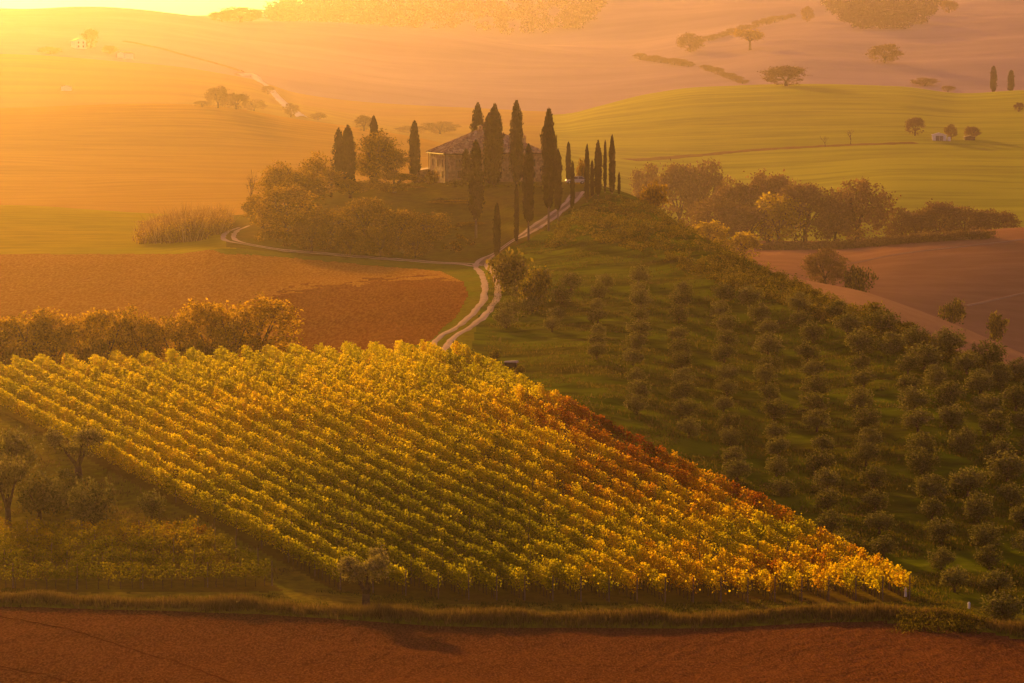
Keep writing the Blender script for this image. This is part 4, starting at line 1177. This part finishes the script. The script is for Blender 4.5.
M['glass'] = glass_mat('window_glass', (0.02, 0.018, 0.015))
c0 = at(446, 597)
eave_z = c0[1] * (-SP + (H / 2 - 154) / F * CP) / (CP + (H / 2 - 154) / F * SP)
WH = eave_z - c0[2]                                      # wall height
TH = R(14.5); LX, LYd = 21.3, 15.5
print('house wall height', WH, c0)
hs = thing('farmhouse', 'stone farmhouse with a hipped tiled roof on the knoll among tall cypresses', 'farmhouse', c0, TH)
mb = MB(); mb.box(0, LX, 0, LYd, -2.5, WH)
# battered stone foot
mb.add([(-0.25, -0.25, -2.5), (LX + .25, -0.25, -2.5), (LX + .25, LYd + .25, -2.5), (-.25, LYd + .25, -2.5), (-.012, -.012, 1.3), (LX + .012, -.012, 1.3), (LX + .012, LYd + .012, 1.3), (-.012, LYd + .012, 1.3)],
       [(0, 1, 5, 4), (1, 2, 6, 5), (2, 3, 7, 6), (3, 0, 4, 7)])
mb.build('wall', M['stone'], hs)
for x0, y0, x1, y1 in ((-0.03, -0.03, 0.55, 0.5), (LX - .5, -0.03, LX + .03, 0.5)):
    mb = MB()
    z = 0.0; k = 0
    while z < WH - 0.3:
        w = 0.15 if k % 2 else 0.0
        mb.box(x0 if x0 < 0 else x0 + w, (x1 - w) if x0 < 0 else x1, y0, y1 - (0.15 - w), z, z + 0.34); z += 0.36; k += 1
    mb.build('quoin', M['pale_stone'], hs)
RISE, OV = 4.6, 0.55
ea = WH - 0.05
e = [(-OV, -OV, ea), (LX + OV, -OV, ea), (LX + OV, LYd + OV, ea), (-OV, LYd + OV, ea)]
r1, r2 = (LYd / 2 + 0.4, LYd / 2, ea + RISE), (LX - LYd / 2 - 0.4, LYd / 2, ea + RISE)
mb = MB(); d = 0.16
mb.add(e + [(a, b, c + d) for a, b, c in e] + [r1, r2], [(3, 2, 1, 0), (0, 1, 5, 4), (1, 2, 6, 5), (2, 3, 7, 6), (3, 0, 4, 7), (4, 5, 9, 8), (5, 6, 9), (6, 7, 8, 9), (7, 4, 8)])
rf = mb.build('roof', M['tiles'], hs)
# rounded cover tiles running down each slope
mb = MB()


def courses(a, b, ra, rb, n):
    for k in range(1, n):
        f = k / n
        p = np.array(a) * (1 - f) + np.array(b) * f
        # climb towards the ridge until the hip is met
        best = None
        da = np.array(ra) - np.array(a); db = np.array(rb) - np.array(b)
        axis = (np.array(b) - np.array(a)); L = np.linalg.norm(axis); ax = axis / L
        up = da - ax * np.dot(da, ax)
        la = np.dot(da, ax); lb = L + np.dot(db, ax); s = f * L
        g = min(1.0, s / max(la, 1e-6) if la > 0 else 1.0, (L - s) / max(L - lb, 1e-6) if lb < L else 1.0)
        q = p + up * g * 0.985
        mb.tube([p + (0, 0, 0.17), q + (0, 0, 0.05 + 0.12 * (1 - g))], [0.10, 0.10], 5)


courses(e[0], e[1], r1, r2, 52); courses(e[3], e[0], r1, r1, 38); courses(e[1], e[2], r2, r2, 38); courses(e[2], e[3], r2, r1, 52)
for a, b in ((e[0], r1), (e[3], r1), (e[1], r2), (e[2], r2), (r1, r2)):
    mb.tube([np.array(a) + (0, 0, 0.2), np.array(b) + (0, 0, 0.05)], [0.16, 0.16], 6)
mb.build('roof_tiles', M['tiles'], rf)


def chimney(x, y, w, zt):
    mb = MB(); mb.box(x - w, x + w, y - w, y + w, WH + 0.5, zt); mb.box(x - w - .12, x + w + .12, y - w - .12, y + w + .12, zt, zt + 0.15)
    ch = mb.build('chimney', M['stone'], rf)
    mb = MB()
    for sx in (-1, 1):
        for sy in (-1, 1):
            mb.box(x + sx * w * .75 - .1, x + sx * w * .75 + .1, y + sy * w * .75 - .1, y + sy * w * .75 + .1, zt + .15, zt + .55)
    q = w + .2
    mb.add([(x - q, y - q, zt + .55), (x + q, y - q, zt + .55), (x + q, y + q, zt + .55), (x - q, y + q, zt + .55), (x, y, zt + 1.0)], [(3, 2, 1, 0), (0, 1, 4), (1, 2, 4), (2, 3, 4), (3, 0, 4)])
    mb.build('chimney_cap', M['tiles'], rf)


chimney(17.6, 3.2, 0.42, WH + 3.1)
chimney(9.5, 8.5, 0.4, WH + RISE + 0.4)


def window(x, z, w, h, face='front', door=False):
    """stone surround, reveal with shutters and dark panes"""
    mb = MB(); t = 0.16
    P = (lambda a0, a1, d0, d1, z0, z1: mb.box(a0, a1, -d1, -d0, z0, z1)) if face == 'front' else (lambda a0, a1, d0, d1, z0, z1: mb.box(-d1, -d0, a0, a1, z0, z1))
    P(x - w / 2 - t, x - w / 2, 0.003, .07, z - .12, z + h + t); P(x + w / 2, x + w / 2 + t, 0.003, .07, z - .12, z + h + t); P(x - w / 2, x + w / 2, 0.003, .068, z + h, z + h + t)
    P(x - w / 2 - .2, x + w / 2 + .2, 0.003, .14, z - .24, z - .12)
    f = mb.build('door' if door else 'window', M['pale_stone'], hs)
    mb = MB(); P(x - w / 2, x + w / 2, 0.005, .02, z - .12, z + h); mb.build('door_leaf' if door else 'pane', M['shutter'] if door else M['glass'], f)
    if not door:
        mb = MB(); P(x - w / 2, x - w / 2 + .09, .02, .05, z - .12, z + h); P(x + w / 2 - .09, x + w / 2, .02, .05, z - .12, z + h); P(x - .04, x + .04, .02, .05, z - .12, z + h); P(x - w / 2 + .09, x + w / 2 - .09, .02, .048, z + h * .5, z + h * .5 + .07)
        mb.build('sash', M['shutter'], f)


for x in (2.6, 6.8, 10.8, 14.8, 18.9):
    window(x, WH - 2.6, 0.95, 1.35)
for x in (6.8, 14.8, 18.9):
    window(x, 1.2, 0.9, 1.2)
window(2.9, 1.3, 1.0, 1.35); window(10.8, 0.2, 1.3, 2.2, door=True)
for y in (3.2, 7.6, 12.2):
    window(y, WH - 2.6, 0.95, 1.35, 'side')
for y in (3.2, 12.2):
    window(y, 1.2, 0.95, 1.3, 'side')
window(7.6, 0.2, 1.25, 2.2, 'side', True)
for (x, y) in ((-0.14, -0.16), (-0.14, LYd + .1)):
    mb = MB(); mb.tube([(x, y, 0), (x, y, WH)], [0.07, 0.07], 6); mb.build('downpipe', M['iron'], hs)
mb = MB()
mb.tube([(-OV - .06, -OV - .06, ea + .02), (LX + OV, -OV - .06, ea + .02)], [0.08, .08], 6); mb.tube([(-OV - .06, -OV, ea + .02), (-OV - .06, LYd + OV, ea + .02)], [0.08, .08], 6)
mb.build('gutter', M['iron'], hs)
# outbuilding on the left
p = at(425.5, 612)
ob = thing('outbuilding', 'small stone outbuilding with a tiled lean-to roof left of the farmhouse', 'outbuilding', p, TH)
mb = MB(); mb.add([(-2.2, 0, -1.5), (1.2, 0, -1.5), (1.2, 4, -1.5), (-2.2, 4, -1.5), (-2.2, 0, 2.2), (1.2, 0, 2.8), (1.2, 4, 2.8), (-2.2, 4, 2.2)], [(3, 2, 1, 0), (4, 5, 6, 7), (0, 1, 5, 4), (1, 2, 6, 5), (2, 3, 7, 6), (3, 0, 4, 7)]); mb.build('wall', M['stone'], ob)
mb = MB(); mb.add([(-2.7, -.4, 2.14), (1.3, -.4, 2.85), (1.3, 4.4, 2.85), (-2.7, 4.4, 2.14), (-2.7, -.4, 2.34), (1.3, -.4, 3.05), (1.3, 4.4, 3.05), (-2.7, 4.4, 2.34)], [(3, 2, 1, 0), (4, 5, 6, 7), (0, 1, 5, 4), (1, 2, 6, 5), (2, 3, 7, 6), (3, 0, 4, 7)]); mb.build('roof', M['tiles'], ob)
mb = MB(); mb.box(-1.2, -.2, -.04, .02, -.1, 1.7); mb.build('door', M['shutter'], ob)

# ------------------------------------------------------------------ parked car by the hilltop cypresses
M['paint'] = None
m, nt, out = newmat('silver_paint'); bs = N(nt, 'ShaderNodeBsdfPrincipled', i_Roughness=0.25, i_Metallic=0.3); bs.inputs['Base Color'].default_value = (0.62, 0.62, 0.63, 1); bs.inputs['Coat Weight'].default_value = 0.6
nt.links.new(bs.outputs[0], out.inputs[0]); M['paint'] = m
M['rubber'] = plain_mat('tyre_rubber', (0.02, 0.02, 0.02), (0.03, 0.03, 0.03), 10, 0.9)
M['lamp_glass'] = glass_mat('headlamp_glass', (0.6, 0.6, 0.58))
p = at(575.5, 594); p[2] = float(ground(p[0], p[1]))
car = thing('parked_car', 'silver car parked at the end of the drive among thin cypresses', 'car', p, R(6))
# side profile (x along, nose to the left), swept across the width with tumblehome
prof = [(-2.1, .32), (-2.15, .62), (-2.0, .82), (-1.15, .98), (-.95, 1.0), (1.75, 1.02), (2.1, .95), (2.15, .6), (2.1, .32)]
mb = MB(); n = len(prof); hw = 0.88
mb.add([(x, -hw, z) for x, z in prof] + [(x, hw, z) for x, z in prof], [tuple(range(n))[::-1], tuple(range(n, 2 * n))] + [(i, (i + 1) % n, n + (i + 1) % n, n + i) for i in range(n)])
body = mb.build('body', M['paint'], car)
bv = body.modifiers.new('round', 'BEVEL'); bv.width = 0.06; bv.segments = 2
gh = [(-1.0, .99), (-.3, 1.52), (1.3, 1.55), (1.95, 1.0)]
mb = MB(); n = 4
mb.add([(x, -hw + (.04 if z < 1.2 else .2), z) for x, z in gh] + [(x, hw - (.04 if z < 1.2 else .2), z) for x, z in gh], [(3, 2, 1, 0), (4, 5, 6, 7), (0, 1, 5, 4), (1, 2, 6, 5), (2, 3, 7, 6), (3, 0, 4, 7)])
mb.build('cabin_glass', M['glass'], car)
mb = MB(); mb.box(-.36, 1.36, -.70, .70, 1.53, 1.59)
for sy in (-1, 1):
    for (xa, za), (xb, zb) in (((-1.0, 1.0), (-.3, 1.54)), ((.45, 1.0), (.5, 1.54)), ((1.95, 1.0), (1.3, 1.56))):
        mb.tube([(xa, sy * .86, za), (xb, sy * .70, zb)], [.05, .05], 5)
rfc = mb.build('roof', M['paint'], car)
for x in (-1.35, 1.35):
    for s in (-1, 1):
        mb = MB(); mb.tube([(x, s * .70, .32), (x, s * .90, .32)], [.32, .32], 16); w = mb.build('wheel', M['rubber'], car)
        mb = MB(); mb.tube([(x, s * .895, .32), (x, s * .915, .32)], [.19, .17], 12); mb.build('rim', M['paint'], w)
for s in (-1, 1):
    mb = MB(); mb.box(-2.19, -2.05, s * .68 - .14, s * .68 + .14, .62, .76); mb.build('headlight', M['lamp_glass'], car)
    mb = MB(); mb.box(2.08, 2.18, s * .70 - .1, s * .70 + .1, .68, .9); mb.build('tail_light', M['shutter'], car)
    mb = MB(); mb.box(-.75, -.6, s * .98 - .09, s * .98 + .09, 1.0, 1.12); mb.build('mirror', M['paint'], car)

# ------------------------------------------------------------------ white shed and hut on the green hill
def gable(name, label, cat, px, py, w, d, h, rise, wallm, roofm, ymin, rz=0.0):
    p = hit(px, py, ymin)
    t = thing(name, label, cat, p, rz)
    mb = MB(); mb.add([(-w / 2, 0, -1), (w / 2, 0, -1), (w / 2, d, -1), (-w / 2, d, -1), (-w / 2, 0, h), (w / 2, 0, h), (w / 2, d, h), (-w / 2, d, h), (0, 0, h + rise), (0, d, h + rise)],
                      [(3, 2, 1, 0), (0, 1, 5, 8, 4), (1, 2, 6, 5), (2, 3, 7, 9, 6), (3, 0, 4, 7), (5, 6, 9, 8), (7, 4, 8, 9)]); mb.build('wall', wallm, t)
    mb = MB(); o_ = 0.3; sl = rise / (w / 2)
    for s in (-1, 1):
        a = [(0, -o_, h + rise + .03), (s * (w / 2 + o_), -o_, h - o_ * sl + .03), (s * (w / 2 + o_), d + o_, h - o_ * sl + .03), (0, d + o_, h + rise + .03)]
        b = [(x, y, z + .14) for x, y, z in a]
        mb.add(a + b, [(3, 2, 1, 0), (4, 5, 6, 7), (0, 1, 5, 4), (1, 2, 6, 5), (2, 3, 7, 6), (3, 0, 4, 7)])
    mb.build('roof', roofm, t)
    return t


sh = gable('shed', 'small white gabled shed with a grey door on the green hill', 'shed', 939.5, 141, 6.2, 8, 2.6, 0.8, M['plaster'], M['plaster'], 1020, R(-6))
mb = MB(); mb.box(-1.7, 1.7, -.05, .01, 0, 2.2); dr = mb.build('door', M['grey_door'], sh)
mb = MB(); mb.box(-.05, .05, -.09, -.05, 0, 2.2); mb.build('door_post', M['plaster'], dr)
p = hit(949, 141, 1020)
tk = thing('water_tank', 'small white tank just right of the white shed', 'tank', p)
mb = MB(); mb.tube([(0, 0, -.3), (0, 0, 1.5), (0, 0, 1.8)], [.75, .75, .5], 14); mb.build('tank_body', M['plaster'], tk); mb = MB(); mb.tube([(0, 0, 1.8), (0, 0, 1.95)], [.25, .22], 10); mb.build('lid', M['grey_door'], tk)
ht = gable('hut', 'low dark wooden hut with a pale roof right of the white shed', 'hut', 970, 140.5, 4.6, 4, 1.5, 0.5, M['dark_in'], M['pale_stone'], 1020)
# far farmhouse in the glow
fh = gable('far_farmhouse', 'pale farmhouse among trees on the glowing hill at upper left', 'farmhouse', 81, 49, 7, 11, 5.5, 1.6, M['plaster'], M['tiles'], 1400, R(25))
for x in (-1.6, 1.6):
    for z in (1.0, 3.5):
        mb = MB(); mb.box(x - .4, x + .4, -.04, .01, z, z + 1.2); mb.build('window', M['glass'], fh)
gable('barn', 'low pale barn right of the far farmhouse in the glow', 'barn', 121, 58, 12, 6, 3.0, 1.2, M['plaster'], M['tiles'], 1400, R(-60))
gable('field_hut', 'tiny pale hut alone on the glowing slope at upper left', 'hut', 66, 91, 5, 4, 2.2, 0.7, M['plaster'], M['tiles'], 1250)

# ------------------------------------------------------------------ small things
p = hit(511, 368)
sl = thing('stone_slab', 'pale flat stone slab on dark blocks at the top of the vineyard', 'stone slab', p, R(-12))
mb = MB()
ring = [(math.cos(a) * (0.85 + .12 * math.sin(3 * a)), math.sin(a) * (0.55 + .08 * math.cos(2 * a))) for a in np.linspace(0, 2 * math.pi, 13)[:-1]]
n = 12
mb.add([(x, y, .62) for x, y in ring] + [(x * 1.02, y * 1.02, .72 + .04 * x) for x, y in ring] + [(x * .85, y * .85, .80 + .05 * x) for x, y in ring],
       [tuple(range(n))[::-1], tuple(range(2 * n, 3 * n))] + [(k * n + i, k * n + (i + 1) % n, (k + 1) * n + (i + 1) % n, (k + 1) * n + i) for k in (0, 1) for i in range(n)])
mb.build('slab', M['lime'], sl, sm=False)
mb = MB(); mb.box(-.7, .65, -.4, .4, -.3, .62); mb.build('base', M['dark_in'], sl)
for px, py, lab, h_ in ((905.5, 597, 'white marker post at the right tip of the vineyard', 0.62), (969, 609, 'tiny white marker post beside the lowest olive trees', 0.4)):
    p = hit(px, py)
    t = thing('marker_post', lab, 'marker post', p)
    mb = MB(); w = .085; mb.box(-w, w, -w, w, -.3, h_); mb.build('shaft', M['plaster'], t)
    mb = MB(); mb.add([(-w - .02, -w - .02, h_), (w + .02, -w - .02, h_), (w + .02, w + .02, h_), (-w - .02, w + .02, h_), (0, 0, h_ + .12)], [(3, 2, 1, 0), (0, 1, 4), (1, 2, 4), (2, 3, 4), (3, 0, 4)]); mb.build('cap', M['plaster'], t)

# ------------------------------------------------------------------ camera
cam = bpy.data.cameras.new('camera'); cam.lens = LENS; cam.sensor_width = SENSOR; cam.clip_start = 1.0; cam.clip_end = 20000
co = bpy.data.objects.new('camera', cam); COL.objects.link(co)
co.location = (0, 0, 0); co.rotation_euler = (math.pi / 2 - PITCH, 0, 0)
scene.camera = co

# ------------------------------------------------------------------ light: low sun behind the scene on the left, warm dawn sky
SUN_AZ, SUN_EL = -18.0, 10.5
sun = bpy.data.lights.new('sun', 'SUN'); sun.energy = 5.0; sun.angle = R(2.0); sun.color = (1.0, 0.51, 0.06)
so = bpy.data.objects.new('sun', sun); COL.objects.link(so)
sd = Vector((math.sin(R(SUN_AZ)) * math.cos(R(SUN_EL)), math.cos(R(SUN_AZ)) * math.cos(R(SUN_EL)), math.sin(R(SUN_EL))))
so.rotation_euler = sd.to_track_quat('Z', 'Y').to_euler()
so.location = sd * 900
wd = bpy.data.worlds.new('World'); scene.world = wd; wd.use_nodes = True
nt = wd.node_tree
sk = nt.nodes.new('ShaderNodeTexSky'); sk.sky_type = 'NISHITA'; sk.sun_disc = False
sk.sun_elevation = R(SUN_EL); sk.sun_rotation = R(SUN_AZ); sk.dust_density = 3.0; sk.air_density = 1.5
bg = nt.nodes['Background']; bg.inputs['Strength'].default_value = 0.08
tint = mixc(nt, sk.outputs['Color'], (1.0, 0.53, 0.74), 1.0, 'MULTIPLY')
nt.links.new(tint, bg.inputs['Color'])

# ------------------------------------------------------------------ the morning haze
mb = MB(); mb.box(-1500, 1500, -30, 4650, -110, 210)
m, nt, out = newmat('morning_haze')
pv = nt.nodes.new('ShaderNodeVolumePrincipled')
pv.inputs['Color'].default_value = (0.94, 0.82, 0.90, 1); pv.inputs['Density'].default_value = 0.000065; pv.inputs['Anisotropy'].default_value = 0.84
nt.links.new(pv.outputs[0], out.inputs['Volume'])
m.volume_sampling if hasattr(m, 'volume_sampling') else None
tag(mb.build('haze', m), kind='stuff')

# ------------------------------------------------------------------ render settings
scene.render.engine = 'CYCLES'
scene.cycles.use_denoising = True
scene.cycles.max_bounces = 6; scene.cycles.diffuse_bounces = 3; scene.cycles.transmission_bounces = 4; scene.cycles.volume_bounces = 1
scene.cycles.transparent_max_bounces = 16
scene.view_settings.view_transform = 'Standard'; scene.view_settings.look = 'None'
scene.view_settings.exposure = 0.82; scene.view_settings.gamma = 1.0; scene.view_settings.use_curve_mapping = False
